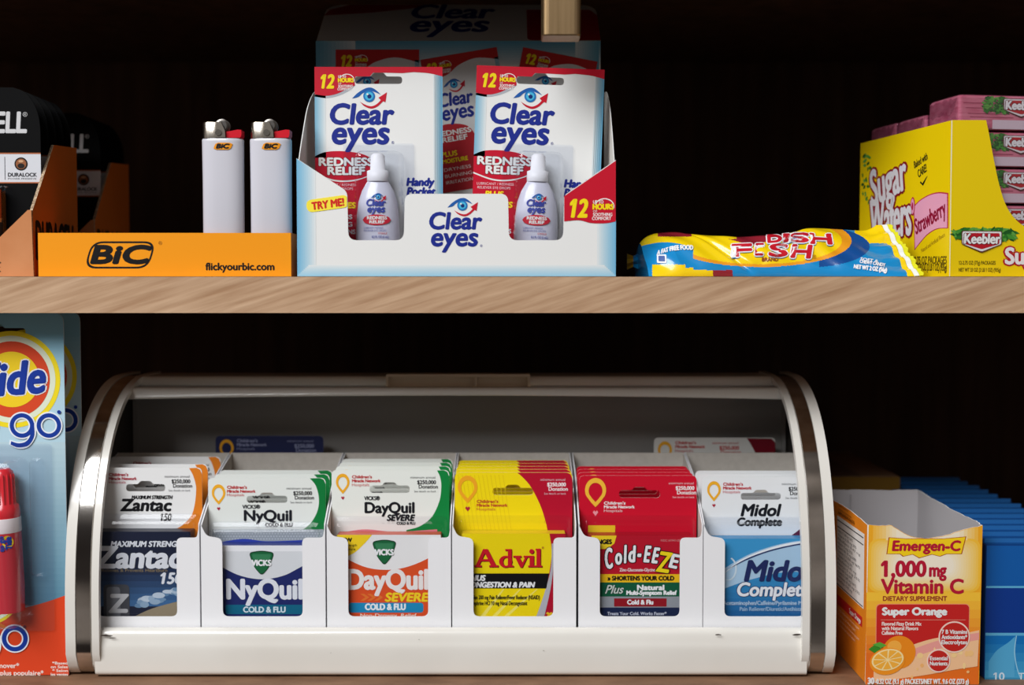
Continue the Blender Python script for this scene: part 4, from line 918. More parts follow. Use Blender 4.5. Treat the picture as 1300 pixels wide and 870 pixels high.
def d_advil(c, p, f, fp, x0, x1, yB):
    yl = M((248, 222, 20), .35); rd = M((184, 20, 48), .35); hole = hanger(624, 619.5, 678, 628.4, 4)
    bnd = cr([(657, 600.3), (666, 608), (676, 620), (688, 643), (696, 668), (700, 692)])
    c.poly(f, bnd + [(x1, 692), (x1, 608), (x1 - 2.5, 602.3), (x1 - 7, 600.2)], rd, L)
    for k_ in range(22):
        for s_, w_ in ((1, 0),):
            xa = 578 + 5.4 * k_; ya, yb_ = 603, 690
            q = [(xa, ya), (xa + .7, ya), (xa + .7 + 14, yb_), (xa + 14, yb_)]
            if xa + 16 < 656: c.poly(f, q, M((236, 206, 26), .35), 1.2 * L)
    balloon(c, f, 591, 621, 13, 17, (244, 170, 36)); charity(c, f, 603, (638.4, 643.2, 648), 41, (200, 70, 40), (206, 110, 50)); donate(c, f, 721.5, 610.5, (246, 232, 234), (226, 190, 200), .45)
    p.poly(fp, rect(585, 677.5, 720, yB - 2), yl, .5 * L); p.poly(fp, cr([(699, 677.5), (702, 700), (700, 720), (695, 745), (686, 772), (678, 792)]) + [(720, 792), (720, 677.5)], rd, L)
    sv = cr([(702, 690), (701, 720), (695, 745), (686, 772), (678, 792)]); p.poly(fp, sv + [(690, 792)] + cr([(690, 792), (695, 772), (701, 745), (704, 720), (704, 690)])[1:], M((186, 186, 192), .3), 2 * L)
    for k_ in range(3): p.poly(fp, [(602 + 14 * k_, 790), (609 + 14 * k_, 790), (640 + 22 * k_, 748), (638 + 22 * k_, 748)], M((252, 236, 110)), .8 * L)
    # serif lettering built stroke by stroke: A d v i l
    rl = M((206, 24, 40)); dkr = M((90, 14, 20))
    def ser(dx, dy, m, d):
        nn = [0]
        def P_(pts, holes=()):
            nn[0] += 1; p.poly(fp, [(x + dx, y + dy) for x, y in pts], m, d * L + nn[0] * 7e-6, [[(x + dx, y + dy) for x, y in h] for h in holes])
        P_([(612, 697), (618, 697), (629, 717.5), (632, 717.5), (632, 720), (620, 720), (620, 717.5), (622, 717.5), (619.5, 712.5), (609.5, 712.5), (607, 717.5), (610, 717.5), (610, 720), (600, 720), (600, 717.5), (602.5, 717.5)], [[(614.3, 702.5), (618.3, 709.8), (610.8, 709.8)]])
        P_(ell(641.5, 713, 8.6, 7.6, 26), [ell(642.2, 713, 4, 5.2, 20)]); P_([(641, 697), (649.5, 697), (649.5, 717.6), (652, 718), (652, 720), (644.4, 720), (644.4, 699.2), (641, 699.2)])
        P_([(651.5, 705.4), (662, 705.4), (662, 707.6), (660, 707.6), (663.5, 714.6), (667, 707.6), (665, 707.6), (665, 705.4), (671.5, 705.4), (671.5, 707.6), (670, 707.6), (663.6, 720.4), (660.6, 720.4), (654, 707.6), (651.5, 707.6)])
        P_([(671, 705.4), (678.6, 705.4), (678.6, 717.8), (680.6, 717.8), (680.6, 720), (671, 720), (671, 717.8), (673, 717.8), (673, 707.6), (671, 707.6)]); P_(ell(675.6, 700, 3.1, 3, 16))
        P_([(680.8, 696.5), (687.4, 696.5), (687.4, 717.8), (689.4, 717.8), (689.4, 720), (680.4, 720), (680.4, 717.8), (682, 717.8), (682, 698.7), (680.8, 698.7)])
    ser(.8, .7, dkr, 2); ser(0, 0, rl, 3)
    p.text(fp, '®', 689, 697, 692, 3, M(rd and (170, 30, 40)), 2); p.poly(fp, [(585, 728), (698.5, 728), (695, 747), (585, 747)], M(BLACK), 3 * L)
    w_ = M((240, 240, 240)); p.text(fp, 'SINUS', 588, 737.2, 616, 6.8, w_, 4, .7, .2); p.text(fp, 'CONGESTION & PAIN', 588, 745.7, 680.5, 6.6, w_, 4, .65, .2)
    p.text(fp, 'Ibuprofen 200 mg Pain Reliever/Fever Reducer (NSAID)', 588, 761, 686.5, 5, M((40, 34, 20)), 2, .2); p.text(fp, 'Phenylephrine HCl 10 mg Nasal Decongestant', 588, 768.4, 670, 5, M((40, 34, 20)), 2, .2)
    p.text(fp, '20', 694, 785, 704, 7, M((240, 200, 40)), 3, .8, .1); p.poly(fp, ell(676, 790, 10, 6.5, 20), M((176, 120, 80)), 2.5 * L)
    return hole, yl, M((232, 200, 40), .35)
def d_coldeeze(c, p, f, fp, x0, x1, yB):
    rd = M((204, 20, 46), .35); hole = hanger(783, 622.5, 837.5, 632, 4); wh = (246, 236, 236)
    balloon(c, f, 751.8, 625, 14, 18, (246, 190, 60), (238, 150, 160)); charity(c, f, 763, (640.5, 645.3, 650), 41, wh, (236, 206, 208)); donate(c, f, 883, 615, wh, (240, 200, 206), .45)
    c.poly(f, rect(742, 667, 778, 680), M((240, 206, 40)), 2 * L)
    p.poly(fp, rect(745, 680, 881, 729), M((190, 22, 44)), .5 * L); p.poly(fp, [(745, 680), (778, 680), (775, 690), (766, 697), (745, 697)], M((246, 214, 40)), L); p.text(fp, 'LOZENGES', 735, 690.5, 772, 5.4, M(BLACK), 2, .6)
    p.text(fp, 'NDC 61941-0250-1', 836, 687.5, 868, 2.8, M((226, 150, 150)), 2)
    bl = (M(BLACK), 1.3); w_ = M((244, 244, 244))
    for s_, a, y, b_, cp, r_, m in (('C', 763, 722, 776, 25, -8, w_), ('o', 776, 716.5, 787.5, 20, -6, w_), ('l', 787.5, 714.5, 793, 22, -4, w_), ('d', 793, 713.5, 804.5, 20, -3, w_), ('-', 804.5, 712, 812, 22, 0, w_), ('E', 813, 713, 823, 20, 3, w_), ('E', 823.5, 714, 833.5, 19, 6, w_), ('Z', 829, 724.5, 849, 25, 8, M((250, 222, 30))), ('E', 846, 719.5, 859, 17, 11, w_)):
        p.text(fp, s_, a, y, b_, cp, m, 3 if s_ != 'Z' else 5, 1.3, .1, r_, out=bl)
    p.text(fp, 'Zinc-Gluconate-Glycine', 782, 725.4, 829, 4, M((246, 220, 220)), 2, .2)
    p.poly(fp, rect(745, 729, 881, 739.5), M((246, 196, 30)), L); p.text(fp, '» SHORTENS YOUR COLD', 766, 736.8, 854, 5.3, M((40, 24, 16)), 2, .55)
    p.poly(fp, rect(745, 739.5, 881, 757.5), M((16, 92, 62)), L); p.text(fp, 'Natural', 805, 749, 841, 6.2, w_, 2, .7); p.text(fp, 'Multi-Symptom Relief', 791, 755.2, 857.5, 5.2, w_, 2, .55); p.text(fp, 'Plus', 763, 753.4, 789.5, 10.5, M((206, 216, 206)), 3, .3, .35, out=(M(BLACK), .6))
    p.poly(fp, rect(745, 757.5, 881, 771.5), M((150, 154, 160), .3), L); p.poly(fp, rect(775, 759.8, 844, 770.2), M((150, 24, 36)), 2 * L); p.text(fp, 'Cold & Flu', 792, 767.4, 826.5, 5.6, w_, 3, .5)
    p.poly(fp, rect(745, 771.5, 881, yB - 2), M((28, 40, 74)), L); p.text(fp, 'Treats Your Cold. Works Faster*', 766, 781, 844, 3.8, M((206, 210, 224)), 2, .2)
    return hole, rd, M((170, 22, 40), .35)
def d_midol(c, p, f, fp, x0, x1, yB):
    hole = hanger(940.7, 626, 994, 634.6, 4); balloon(c, f, 905, 623.5, 9, 12.5)
    charity(c, f, 917, (616.6, 621.4, 626.2), 38, (196, 44, 60), (206, 90, 100)); donate(c, f, 1029, 616, (40, 40, 46), (120, 122, 126)); bk = M((24, 26, 34))
    c.text(f, 'Midol', 940.5, 654.8, 995, 14.4, bk, 2, 1.2, .22); c.text(f, 'Complete', 935, 667.2, 997, 9.6, bk, 2, .9, .16)
    c.poly(f, cr([(1000, 686), (1014, 676), (1026, 668), (x1, 660)]) + [(x1, 690)], M((96, 34, 66)), L)
    for k_ in range(14): p.poly(fp, rect(903, 684 + k_ * 7.6, 1040, 691.6 + k_ * 7.6), M(mix((64, 156, 210), (30, 92, 150), (k_ / 13) ** 2)), .5 * L)
    p.poly(fp, cr([(903, 730), (925, 716), (950, 703), (980, 693), (1010, 687), (1040, 684.5)]) + [(1040, 730)] + cr([(1040, 730), (1000, 726), (950, 736), (903, 752)])[1:], M((176, 208, 232)), L)
    p.poly(fp, cr([(915, 728), (935, 712), (965, 699), (1000, 689.5), (1040, 685)]) + cr([(1040, 688.5), (1000, 692.5), (965, 701.5), (937, 714), (915, 728)])[:-1], M((244, 248, 250)), 2 * L)
    p.poly(fp, cr([(918, 724), (945, 709), (975, 698.5), (1010, 690.6), (1040, 687)]) + cr([(1040, 689), (1010, 692.2), (975, 700), (945, 710.8), (918, 724)])[:-1], M((34, 52, 104)), 3 * L)
    ra = ell(921, 722, 11, 15, 24, -1.2, 1.9); rb_ = ell(920, 722, 9.6, 13.8, 24, -1.2, 1.9); p.poly(fp, ra + rb_[::-1], M((214, 230, 240)), 3 * L)
    p.text(fp, 'Midol', 941, 737, 1030, 25, M((36, 46, 96)), 4, 2.0, .22); p.text(fp, 'Complete', 931, 756.4, 1030, 16.5, M((238, 240, 244)), 4, 1.2, .16, out=(M((40, 60, 110)), .9))
    p.text(fp, 'Acetaminophen/Caffeine/Pyrilamine Maleate', 914, 768, 1034, 5, M((170, 196, 220)), 3, .3); p.text(fp, 'Pain Reliever/Diuretic/Antihistamine', 936, 775.6, 1030, 4.8, M((150, 182, 212)), 3, .3)
    return hole, M((236, 238, 240), .4), M((60, 140, 190), .35)

NTH = ['front', 'second', 'third', 'fourth', 'fifth']
SPEC = [(0, 594, d_zantac, 'white heartburn pack with orange corner and dark carton', 'heartburn packs', 652, 675, [.0165, .054]),
        (1, 607, d_nyquil, 'white and green night-time cold pack with navy carton', 'night-time cold packs', 662, 692.5, [.017, .035]),
        (2, 597, d_dayquil, 'white and green daytime cold pack with orange carton', 'daytime cold packs', 655, 679, [.018, .036, .054]),
        (3, 600, d_advil, 'yellow and red sinus pain pack', 'sinus pain packs', 654, 677.5, [.0145, .029, .0435, .058]),
        (4, 604, d_coldeeze, 'red cold lozenge pack with a multi-coloured carton', 'red lozenge packs', 654, 680, [.0145, .029, .0435]),
        (5, 606, d_midol, 'white pack with light blue carton and navy lettering', 'light blue packs', 656, 684, [.0145, .029])]
for i, top, fn, desc, gname, rim_y, ptop, offs in SPEC:
    pk = pack(i, top, fn, desc + ', front one in its dispenser', 'medicine pack', gname, rim_y, ptop, 0)
    for j, dy in enumerate(offs):
        last = j == len(offs) - 1
        c = copy_thing(pk, (random.uniform(-.0004, .0004), dy, 0), desc + ', ' + ('rearmost in its dispenser' if last else NTH[j + 1] + ' from the front in its dispenser'))
# two spare cards standing behind the dispensers
for nm, xa, xb, y0, base, ink, lab in (('medicine_card', 274, 411, 553.5, (40, 46, 88), (150, 156, 190), 'dark blue medicine card standing behind the dispensers, against the grey back'),
                                       ('medicine_card', 830, 984, 556, (226, 226, 222), (196, 60, 60), 'pale medicine card with maroon corner standing behind the dispensers at right')):
    f = front(.917, xa, 553, xb, 640); z0 = .0064; yB = (z0 - f.O.z) / f.V.z
    t = thing(nm, lab, 'blister card', (f.pt((xa + xb) / 2, 0).x, .917, z0))
    g = G(); g.sheet(f, rp_([(xa, y0), (xb, y0), (xb, yB), (xa, yB)], [6, 6, 1, 1]), .0006, M(base), M(WHITE))
    if xa > 500: g.poly(f, cr([(948, 556.5), (956, 570), (966, 590)]) + [(xb, 590), (xb, 562), (xb - 5, 557)], M((120, 16, 34)), L)
    balloon(g, f, xa + 14, y0 + 17, 9, 12.5); charity(g, f, xa + 27, (y0 + 8, y0 + 13, y0 + 18), 38, ink, ink); donate(g, f, xb - (12 if xa < 500 else 46), y0 + 8, ink, ink)
    g.build('card', t)
    s_ = G(); s_.loft(f, [(rrect(xa + 4, y0 + 50, xb - 4, yB - 2, 6), .0006), (rrect(xa + 7, y0 + 54, xb - 7, yB - 4, 6), .009)], CLEAR); s_.build('blister', t)
# ---------------------------------------------------------------- tall stain-pen cards at the left
YTD = .802
def stain_card():
    f = front(YTD, 0, 400, 88, 860); yB = (.0004 - f.O.z) / f.V.z; x0, x1 = -94, 84
    t = thing('stain_pen_card', 'tall blue and orange stain-remover pen card, frontmost at the left edge', 'blister card', (f.pt(0, 0).x, YTD, .0004), 'stain pen cards')
    g = G(); BG = (140, 196, 220); hole = hanger(-38, 416.5, 36, 425.5, 5)
    ytop = (P(0, 398, YTD).z - f.O.z) / f.V.z
    g.sheet(f, rp_([(x0, ytop), (x1, ytop), (x1, yB), (x0, yB)], [12, 12, 1, 1]), .0006, M(BG, .35), M(WHITE), [hole])
    for k_ in range(26): g.poly(f, rect(x0, 560 + k_ * 8, x1, 568 + k_ * 8), M(mix((188, 214, 224), (92, 140, 164), k_ / 25)), .6 * L)
    for k_ in range(14): g.poly(f, rect(x0, ytop + 20 + k_ * 6, x1, ytop + 26 + k_ * 6), M(mix(BG, (186, 218, 232), k_ / 13)), .5 * L, [hole] if False else ()) if ytop + 20 + k_ * 6 > 428 else None
    g.poly(f, rect(x0, ytop + 104, x1, 560), M((186, 218, 232)), .5 * L)
    def bull(cx, cy, k_, d):
        for r_, c_ in ((61, (250, 226, 40)), (55, (232, 240, 214)), (48, (222, 76, 42)), (35, (250, 214, 40))):
            d += 1; g.poly(f, ell(cx, cy, r_ * k_, r_ * k_, 56), M(c_), d * L)
        g.text(f, 'Tide', cx - 51 * k_, cy + 22 * k_, cx + 50 * k_, 40 * k_, M((28, 60, 160)), d + 1, 2.6 * k_, .2, -4, out=(M((244, 244, 248)), 2.0 * k_))
    def go(cx, cy, r_, d, to=True):
        bl, wt = M((24, 60, 156)), M((240, 244, 250))
        for k_, (m, a) in enumerate(((wt, 1.8), (bl, 0))):
            for ox in ((-45 * r_ / 15, 0, 33 * r_ / 15) if to else (0, 33 * r_ / 15)): g.poly(f, ell(cx + ox, cy, r_ + a, r_ + a, 36), m, (d + k_) * L, [ell(cx + ox, cy, r_ * .66 - a, r_ * .66 - a, 30)])
            o_ = [(cx + r_ * 1.0 + a, cy - r_ * .2)] + cr([(cx + r_ * 1.0 + a, cy), (cx + r_ * .98 + a, cy + r_ * .9), (cx + r_ * .5, cy + r_ * 1.62 + a), (cx - r_ * .35, cy + r_ * 1.78 + a), (cx - r_ * .95 - a, cy + r_ * 1.55)])
            i_ = cr([(cx - r_ * .9 - a, cy + r_ * 1.28 - a), (cx - r_ * .3, cy + r_ * 1.45 - a), (cx + r_ * .3, cy + r_ * 1.3 - a), (cx + r_ * .66 - a, cy + r_ * .8), (cx + r_ * .68 - a, cy)]) + [(cx + r_ * .68 - a, cy - r_ * .2)]
            g.poly(f, o_ + i_, m, (d + k_ + .3) * L)
    bull(18, 481, 1, 1); go(30, 539, 15.5, 8); g.poly(f, ell(77, 522, 2.4, 2.4, 12), M((24, 60, 156)), 8 * L)
    # orange foot
    og = M((222, 72, 38), .35)
    g.poly(f, cr([(x0, 790), (-40, 785), (20, 773), (55, 764), (x1, 754)]) + [(x1, yB), (x0, yB)], og, 2 * L)
    bull(-17, 752, .66, 3); go(-20, 810, 16.5, 9, False); g.poly(f, ell(29, 795, 2, 2, 12), M((120, 40, 60)), 9 * L)
    wt = M((244, 226, 218)); g.text(f, '#1 Stain Remover*', -50, 848, 21, 6, wt, 3, .25); g.text(f, 'Le détachant le plus populaire*', -62, 857.5, 52, 6, wt, 3, .25)
    for k_, s_ in enumerate(('*Based', 'on Sales', '* Selon', 'les ventes')): g.text(f, s_, 63 - (k_ in (1, 3)) * 2, 843.5 + 4.8 * k_, 83, 3.4, wt, 3, .2)
    g.build('card', t)
    # pen under the blister
    k = YTD / F; zt = lambda py: f.O.z + f.V.z * py; a, b = f.pt(11, 592), f.pt(19, 770); ax = (a - b); ln = ax.length; ax.normalize(); c = b + Vector((0, -.0095, 0))
    h = lambda py: (zt(py) - zt(770)); PR = M((226, 40, 52), .25, 0, .5, coat=.4); PR2 = M((200, 50, 62), .25, 0, .5, coat=.4)
    q = G(); q.lathe(c, ax, [(17 * k, 0), (18.5 * k, h(740)), (18.5 * k, h(670))], PR2, 28); po = q.build('pen_barrel', t)
    q = G(); q.lathe(c, ax, [(18.6 * k, h(670)), (18.9 * k, h(669)), (18.9 * k, h(653)), (18.6 * k, h(652))], M((238, 226, 226), .3), 28); q.build('collar', po)
    q = G(); n = 28; prof_ = [(18 * k, h(652)), (18.6 * k, h(648)), (17.5 * k, h(637)), (14 * k, h(634)), (14 * k, h(604)), (13 * k, h(595)), (9 * k, h(591))]
    q.lathe(c, ax, prof_, PR, n)
    for i in range(9):
        an = math.pi * (1 + i / 8); q.lathe(c + Vector((14 * k * math.cos(an), 14 * k * math.sin(an), 0)), ax, [(1.3 * k, h(636)), (1.3 * k, h(600)), (.6 * k, h(597))], PR, 8)
    q.build('pen_cap', po)
    q = G()
    class Barrel:
        def pt(s, x, y, d=0):
            hh = h(y); ctr = c + ax * hh; X = (x - 16) * k; R = 18.6 * k; return Vector((ctr.x + X, ctr.y - math.sqrt(max(R * R - X * X, 1e-9)) - .0002 - d, ctr.z))
    bf = Barrel(); q.poly(bf, ell(24, 680, 6, 8, 18), M((250, 214, 40)), L); q.text(bf, 'Tide', 28, 690, 45, 6, M((28, 60, 160)), 2, .7, 0, -90); q.text(bf, 'to go', 20, 692, 40, 6, M((40, 60, 150)), 2, .6, 0, -90); q.build('sticker', po)
    s = G(); s.sheet(f, rrect(-72, 562, 68, 800, 5), .0002, CLEAR, d=.0016)
    R = lambda e, z=0: rrect(-30 + e, 578 + e, 38 - e, 790 - e, 14); s.loft(f, [(R(0), .0017), (R(1), .017), (R(4), .0205), (R(8), .0215)], CLEAR)
    R2 = lambda e: rrect(40 + e, 580 + e, 58 - e, 730 - e, 6); s.loft(f, [(R2(0), .0017), (R2(2), .006), (R2(5), .0075)], CLEAR); s.build('blister', t)
    return t
st = stain_card()
copy_thing(st, (-.0008, .033, 0), 'tall blue stain-remover pen card, mostly hidden behind the front one')

# ---------------------------------------------------------------- vitamin carton, torn open
YE = .784; zb = .0004
f = front(YE, 1102, 667, 1246, 876); yB = (zb - f.O.z) / f.V.z
t = thing('vitamin_carton', 'orange and white vitamin drink carton torn open along the top', 'box', (f.pt(1173, 0).x, YE, zb)); DEPE = .124
r = random.Random(11)
def torn(pts, n=3, a=.7): return [(x + r.uniform(-.3, .3), y + r.uniform(-a, a)) for x, y in cr(pts, n)]
top = torn([(1101.5, 666.5), (1115, 667.5), (1131, 667)], 4, .5) + torn([(1133, 669), (1147, 677.5), (1160, 682), (1173, 683.5), (1190, 682), (1205, 678), (1222, 672.5), (1236, 669.5), (1246, 667.5)], 3, .5)
ol = top + [(1244.5, yB), (1099.5, yB)]
EW, EO = (246, 238, 222), (240, 150, 36); IN = M((188, 184, 186), .7); EDGE = M((240, 238, 234), .8)
g = G(); g.sheet(f, ol, .0006, M((244, 172, 40), .35), EDGE, mb=IN)
# pale glow in the middle of the print, orange towards the foot
for k_ in range(12):
    u = k_ / 11; ww = 71 - 34 * u; yt_ = 684 + 2 * k_; g.poly(f, rp_([(1173 - ww, yt_), (1173 + ww, yt_), (1173 + ww, 752 - 2 * k_), (1173 - ww, 752 - 2 * k_)], 14), M(mix((248, 192, 60), (248, 236, 214), u ** .7)), (.3 + .05 * k_) * L)
for k_ in range(9):
    tp = [(x, y + .6) for x, y in top if 1106 + 3.4 * k_ < x < 1241 - 2.6 * k_]; g.poly(f, tp + [(tp[-1][0], 690), (tp[0][0], 690)], M(mix((246, 184, 60), (247, 234, 208), (k_ + 1) / 9)), (.22 + .02 * k_) * L)
for k_ in range(12): g.poly(f, rect(1099.8, 752 + k_ * 11, 1244.4 if k_ < 9 else 1244, min(763 + k_ * 11, yB)), M(mix((250, 196, 60), (232, 112, 34), min(1, k_ / 7))), .2 * L)
DR = M((186, 26, 54)); Y2 = M((252, 212, 30)); br = M((176, 66, 30))
star = [(1128, 683), (1150, 683), (1152, 679.5), (1160, 682.5), (1185, 679), (1196, 683), (1224, 682), (1219, 703), (1200, 703), (1192, 706), (1182, 703.5), (1166, 708), (1158, 703.5), (1146, 706), (1142, 703), (1125.5, 703)]
star = [(x, max(y, 684.4) if 1140 < x < 1205 else y) for x, y in star]
g.poly(f, [(1174 + (x - 1174) * 1.025, 694 + (y - 694) * 1.07) for x, y in star], br, 1.2 * L); g.poly(f, star, Y2, 2 * L)
g.text(f, 'Emergen-C', 1131, 699, 1219, 12.2, DR, 3, .9, .1)
g.text(f, '1,000', 1117.5, 731.5, 1175.5, 19, DR, 2, 1.5); g.text(f, 'mg', 1178.5, 731.5, 1201, 16, DR, 2, 1.0); g.text(f, 'Vitamin C', 1117.5, 753, 1223, 17.5, DR, 2, 1.3); g.text(f, 'DIETARY SUPPLEMENT', 1120.5, 762.5, 1202, 5.6, M((160, 60, 40)), 2, .3)
rp2 = rp_([(1112, 766.5), (1231, 766.5), (1231, 822), (1112, 822)], [6, 6, 0, 0]); g.poly(f, rp2, M((240, 150, 110)), L); g.poly(f, [(1171.5 + (x - 1171.5) * .985, 794 + (y - 794) * .97) for x, y in rp2], M((200, 38, 36)), 2 * L)
g.text(f, 'Super Orange', 1119.5, 780.5, 1202.5, 9, M(WHITE), 3, .9); g.poly(f, rect(1118, 786.6, 1226, 787.2), M((236, 150, 130)), 3 * L)
for y_, s_, xe in ((794, 'Flavored Fizzy Drink Mix', 1170), (799.8, 'with Natural Flavors', 1166), (805.6, 'Caffeine Free', 1146)): g.text(f, s_, 1119.5, y_, xe, 4.4, M((246, 226, 220)), 3, .25)
g.poly(f, cr([(1110, 842), (1140, 826), (1180, 812), (1215, 806), (1243.5, 800)]) + cr([(1242, 846), (1215, 850), (1170, 858), (1110, 866)]), M((246, 196, 150)), 2.5 * L)
g.poly(f, cr([(1150, 828), (1185, 815), (1215, 808), (1243.5, 803)]) + cr([(1243.5, 812), (1215, 818), (1185, 826), (1150, 838)]), M((238, 160, 150)), 2.7 * L)
for k_ in range(16): g.poly(f, ell(r.uniform(1150, 1238), r.uniform(822, 860), 1.2 + 3 * r.random(), 1.2 + 3 * r.random(), 14), M(mix((250, 220, 160), (244, 180, 110), r.random())), (3 + .05 * k_) * L)
g.poly(f, ell(1142, 828, 21, 21), M((240, 140, 30)), 4 * L); g.poly(f, ell(1136, 821, 9, 8), M((250, 176, 70)), 4.4 * L)
g.poly(f, [(1103, 824), (1110, 819), (1117, 822), (1121, 827), (1111, 829)], M((60, 140, 40)), 5 * L); g.poly(f, [(1108, 818), (1117, 815), (1126, 819), (1118, 823)], M((90, 170, 60)), 5 * L)
hs = tilt(ell(1127, 839.5, 22.5, 17, 40), -12, (1127, 839.5)); g.poly(f, hs, M((244, 150, 36)), 6 * L); hs2 = tilt(ell(1127.5, 837.5, 20.5, 13.5, 40), -12, (1127, 838)); g.poly(f, hs2, M((252, 226, 160)), 7 * L)
for k_ in range(9):
    a0 = k_ * 2 * math.pi / 9; pts = [(1127.5 + 2 * math.cos(a0 + .35), 837.5 + 1.4 * math.sin(a0 + .35))] + [(1127.5 + 18.4 * math.cos(a0 + e), 837.5 + 11.8 * math.sin(a0 + e)) for e in (.06, .2, .35, .5, .64)]
    g.poly(f, tilt(pts, -12, (1127, 838)), M((248, 178, 64)), 8 * L)
for cx_, cy_, rr, ls in ((1211.7, 808.5, 20, ('7 B Vitamins', 'Antioxidants*', 'Electrolytes')), (1192.3, 838.8, 15, ('Essential', 'Nutrients'))):
    g.poly(f, ell(cx_, cy_, rr, rr), M((246, 214, 200)), 5 * L); g.poly(f, ell(cx_, cy_, rr - 1.8, rr - 1.8), M((196, 40, 34)), 6 * L)
    for k_, s_ in enumerate(ls): y_ = cy_ + (k_ - (len(ls) - 1) / 2) * 6.6 + 2.4; hw = rr * (.82 if len(ls) == 3 else .76); g.text(f, s_, cx_ - hw, y_, cx_ + hw, 5, M(WHITE), 7, .25)
g.text(f, '30', 1102, 868, 1111, 7.6, M(WHITE), 9, .7); g.text(f, '-0.32 OZ (9.1 g) PACKETS/NET WT. 9.6 OZ (273 g)', 1111.5, 868, 1231, 6.2, M(WHITE), 9, .4)
g.build('front_panel', t)
xl, xr_ = f.pt(1100.5, 0).x, f.pt(1245, 0).x; zt0 = f.pt(0, 667).z; ztb = P(1150, 622.5, YE + DEPE).z
fl2 = Fr((xl, YE + DEPE, 0), (0, -.001, 0), (0, 0, -.001), (-1, 0, 0)); T_ = lambda z: -z * 1000
topl = torn([(0, T_(ztb)), (30, T_(ztb - .001)), (60, T_(ztb)), (95, T_(zt0 + .0015)), (DEPE * 1000 - .8, T_(zt0))], 6, .35)
g = G(); g.sheet(fl2, topl + [(DEPE * 1000 - .8, T_(zb)), (0, T_(zb))], .0006, M((236, 138, 30), .4), EDGE, mb=IN)
X_ = lambda d_: DEPE * 1000 - d_        # millimetres back from the front edge
g.poly(fl2, rect(X_(74), T_(.094), X_(7), T_(.046)), M((240, 236, 232)), L)
for z_ in (.0915, .087, .0475): g.poly(fl2, rect(X_(73), T_(z_), X_(9), T_(z_ - .0007)), M((30, 26, 28)), 2 * L)
for k_ in range(13): g.text(fl2, ('Vitamin C 1,000 mg 1667%', 'Thiamin 0.38 mg 25%', 'Riboflavin 0.43 mg', 'Niacin 5 mg 25%', 'Vitamin B6 10 mg 500%')[k_ % 5], X_(71), T_(.0835 - .0028 * k_), X_(34 - 9 * (k_ % 3)), 1.6, M((70, 62, 62)), 2)
g.text(fl2, 'SUPPLEMENT FACTS', X_(72), T_(.0955), X_(30), 2.2, M((120, 60, 20)), 2)
for k_ in range(3): g.text(fl2, 'Fizzy drink mix of vitamins and minerals', X_(70), T_(.0985 + .0026 * (k_ - 1)), X_(30 + 8 * k_), 1.3, M((130, 66, 24)), 2)
g.poly(fl2, rect(X_(72), T_(.040), X_(10), T_(.0335)), M((206, 40, 40)), L); g.text(fl2, 'Super Orange', X_(40), T_(.0352), X_(13), 3.2, M(WHITE), 2, .2)
for k_ in range(4): g.text(fl2, 'Energy release and immune support', X_(70), T_(.030 - .0034 * k_), X_(16 + 9 * (k_ % 2)), 1.8, M((250, 226, 196)), 2)
g.build('side_panel', t)
fr2 = Fr((xr_, YE, 0), (0, .001, 0), (0, 0, -.001), (1, 0, 0)); topr = torn([(.8, T_(zt0)), (12, T_(zt0 + .001)), (40, T_(zt0 + .0005)), (80, T_((zt0 + ztb) / 2)), (DEPE * 1000, T_(ztb))], 6, .35)
g = G(); g.sheet(fr2, topr + [(DEPE * 1000, T_(zb)), (.8, T_(zb))], .0006, M((240, 160, 36), .4), EDGE, mb=IN); g.build('side_panel', t)
fk2 = Fr((xl, YE + DEPE, 0), (.001, 0, 0), (0, 0, -.001), (0, 1, 0)); WE = (xr_ - xl) * 1000
g = G(); g.sheet(fk2, torn([(.8, T_(ztb)), (20, T_(ztb + .0004)), (50, T_(ztb)), (WE - .8, T_(ztb + .0006))], 7, .25) + [(WE - .8, T_(zb)), (.8, T_(zb))], .0006, M((240, 160, 36), .4), EDGE, mb=IN)
g.box((xl + .022, YE + DEPE - .0022, zb + .01), (xl + .0225, YE + DEPE - .0009, ztb - .003), IN); g.build('rear_panel', t)
g = G(); g.box((xl + .0008, YE + .0008, zb), (xr_ - .0008, YE + DEPE - .0008, zb + .0006), IN); g.build('bottom_panel', t)

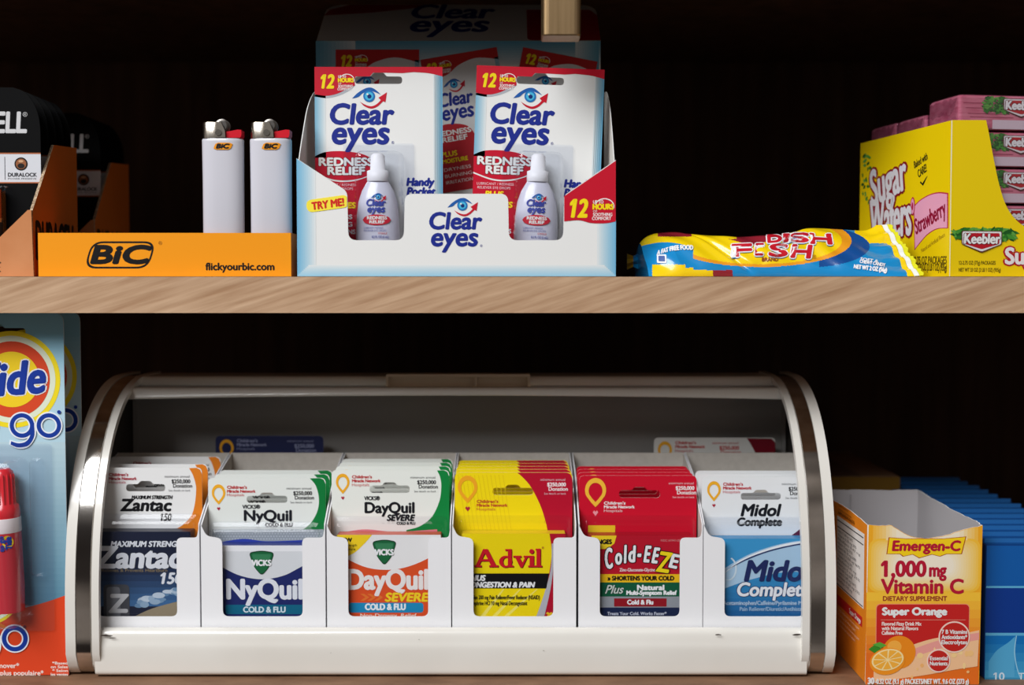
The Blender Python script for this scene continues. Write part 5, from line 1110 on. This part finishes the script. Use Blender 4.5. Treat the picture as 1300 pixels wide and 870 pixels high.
# ---------------------------------------------------------------- blue tablet boxes at the right
def blue_box():
    Y = .794; f = front(Y, 1247, 690, 1300, 880); zb = .0004; yB = (zb - f.O.z) / f.V.z; x0, x1 = 1250.5, 1405
    B1, B2, B3, LB = (16, 92, 170), (10, 56, 140), (30, 124, 190), (96, 176, 216)
    t = thing('tablet_box', 'blue tablet box at the right edge, frontmost of its row', 'box', (f.pt(1328, 0).x, Y, zb), 'blue tablet boxes in a row')
    D = .0205; g = G(); o = rrect(x0, 691.5, x1, yB, 1.5)
    g.loft(f, [(o, -D), (o, -.0004), ([(1328 + (x - 1328) * .994, 780 + (y - 780) * .996) for x, y in o], 0)], M((10, 62, 128), .3, 0, .4, coat=.2), True, False, True)
    for y0, y1, c_ in ((693, 744, B1), (744, 746.6, LB), (746.6, 803.5, B2), (803.5, 807, LB)): g.poly(f, rect(x0 + .8, y0, x1 - .8, y1), M(c_, .25, 0, .5), L)
    for k_ in range(7): g.poly(f, rect(x0 + .8, 807 + k_ * 11, x1 - .8, min(818 + k_ * 11, yB - .5)), M(mix((24, 112, 184), (70, 160, 206), min(1, k_ / 4)), .25), L)
    g.poly(f, cr([(1290, 807), (1288, 828), (1292, 850), (1300, 870)]) + [(1302, 870)] + cr([(1302, 870), (1293.4, 850), (1289.4, 828), (1291.2, 807)])[1:], M((150, 204, 230)), 2 * L)
    g.poly(f, cr([(1256, 840), (1266, 826), (1280, 816), (1289, 808)]) + [(1289, 860), (1256, yB - 2)], M((84, 168, 212)), 1.5 * L)
    g.text(f, '10', 1262, 863.5, 1276.5, 9.4, M((206, 226, 240)), 3, .4); g.text(f, 'TABLETS', 1294, 862.5, 1340, 8, M((206, 226, 240)), 3, .3)
    g.build('carton', t)
    c = G(); c.sheet(f, rect(x0 + 2, 686, x1 - 2, 692), .0004, M((40, 104, 170), .3), d=-.006); c.sheet(f, rect(x0 + 2, 687.5, x1 - 2, 692), .0012, M((18, 78, 148), .3), d=-.008)
    for k_ in range(34): c.poly(f, ell(x0 + 6 + k_ * 4.2, 689.2, .9, .6, 6), M((120, 180, 220), .3), -.0078)  # pale dots, painted highlights along the seam
    c.build('top_seam', t)
    return t
bb = blue_box()
ORD += ['eighth', 'ninth', 'tenth', 'eleventh', 'twelfth']
for i in range(1, 13): copy_thing(bb, (.0010 * math.sin(i * 2.1), .0215 * i, 0), 'blue tablet box, %s in the row going back beside the vitamin carton' % (ORD[i] + ' from the front' if i < 12 else 'furthest back'))

# ---------------------------------------------------------------- things in the shade behind the bin
Yq = 1.0; f = front(Yq, 1055, 605, 1145, 700); zt3 = P(1100, 606, Yq).z; xa, xb = P(1032, 606, Yq).x, P(1143, 606, Yq).x
xa = max(xa, XC + HW + .004)
t = thing('carton', 'dim brown-topped carton in the shade behind the vitamin carton', 'box', ((xa + xb) / 2, Yq, 0))
g = G(); g.box((xa, Yq, .0004), (xb, Yq + .15, zt3), M((150, 112, 40), .5), .0006); g.build('carton_body', t)
g = G(); g.box((xa + .001, Yq + .001, zt3 + .0001), (xb - .03, Yq + .149, zt3 + .0007), M((110, 84, 70), .6)); g.box((xb - .0295, Yq + .001, zt3 + .0001), (xb - .001, Yq + .149, zt3 + .0007), M((140, 108, 86), .6)); g.build('lid_flap', t)
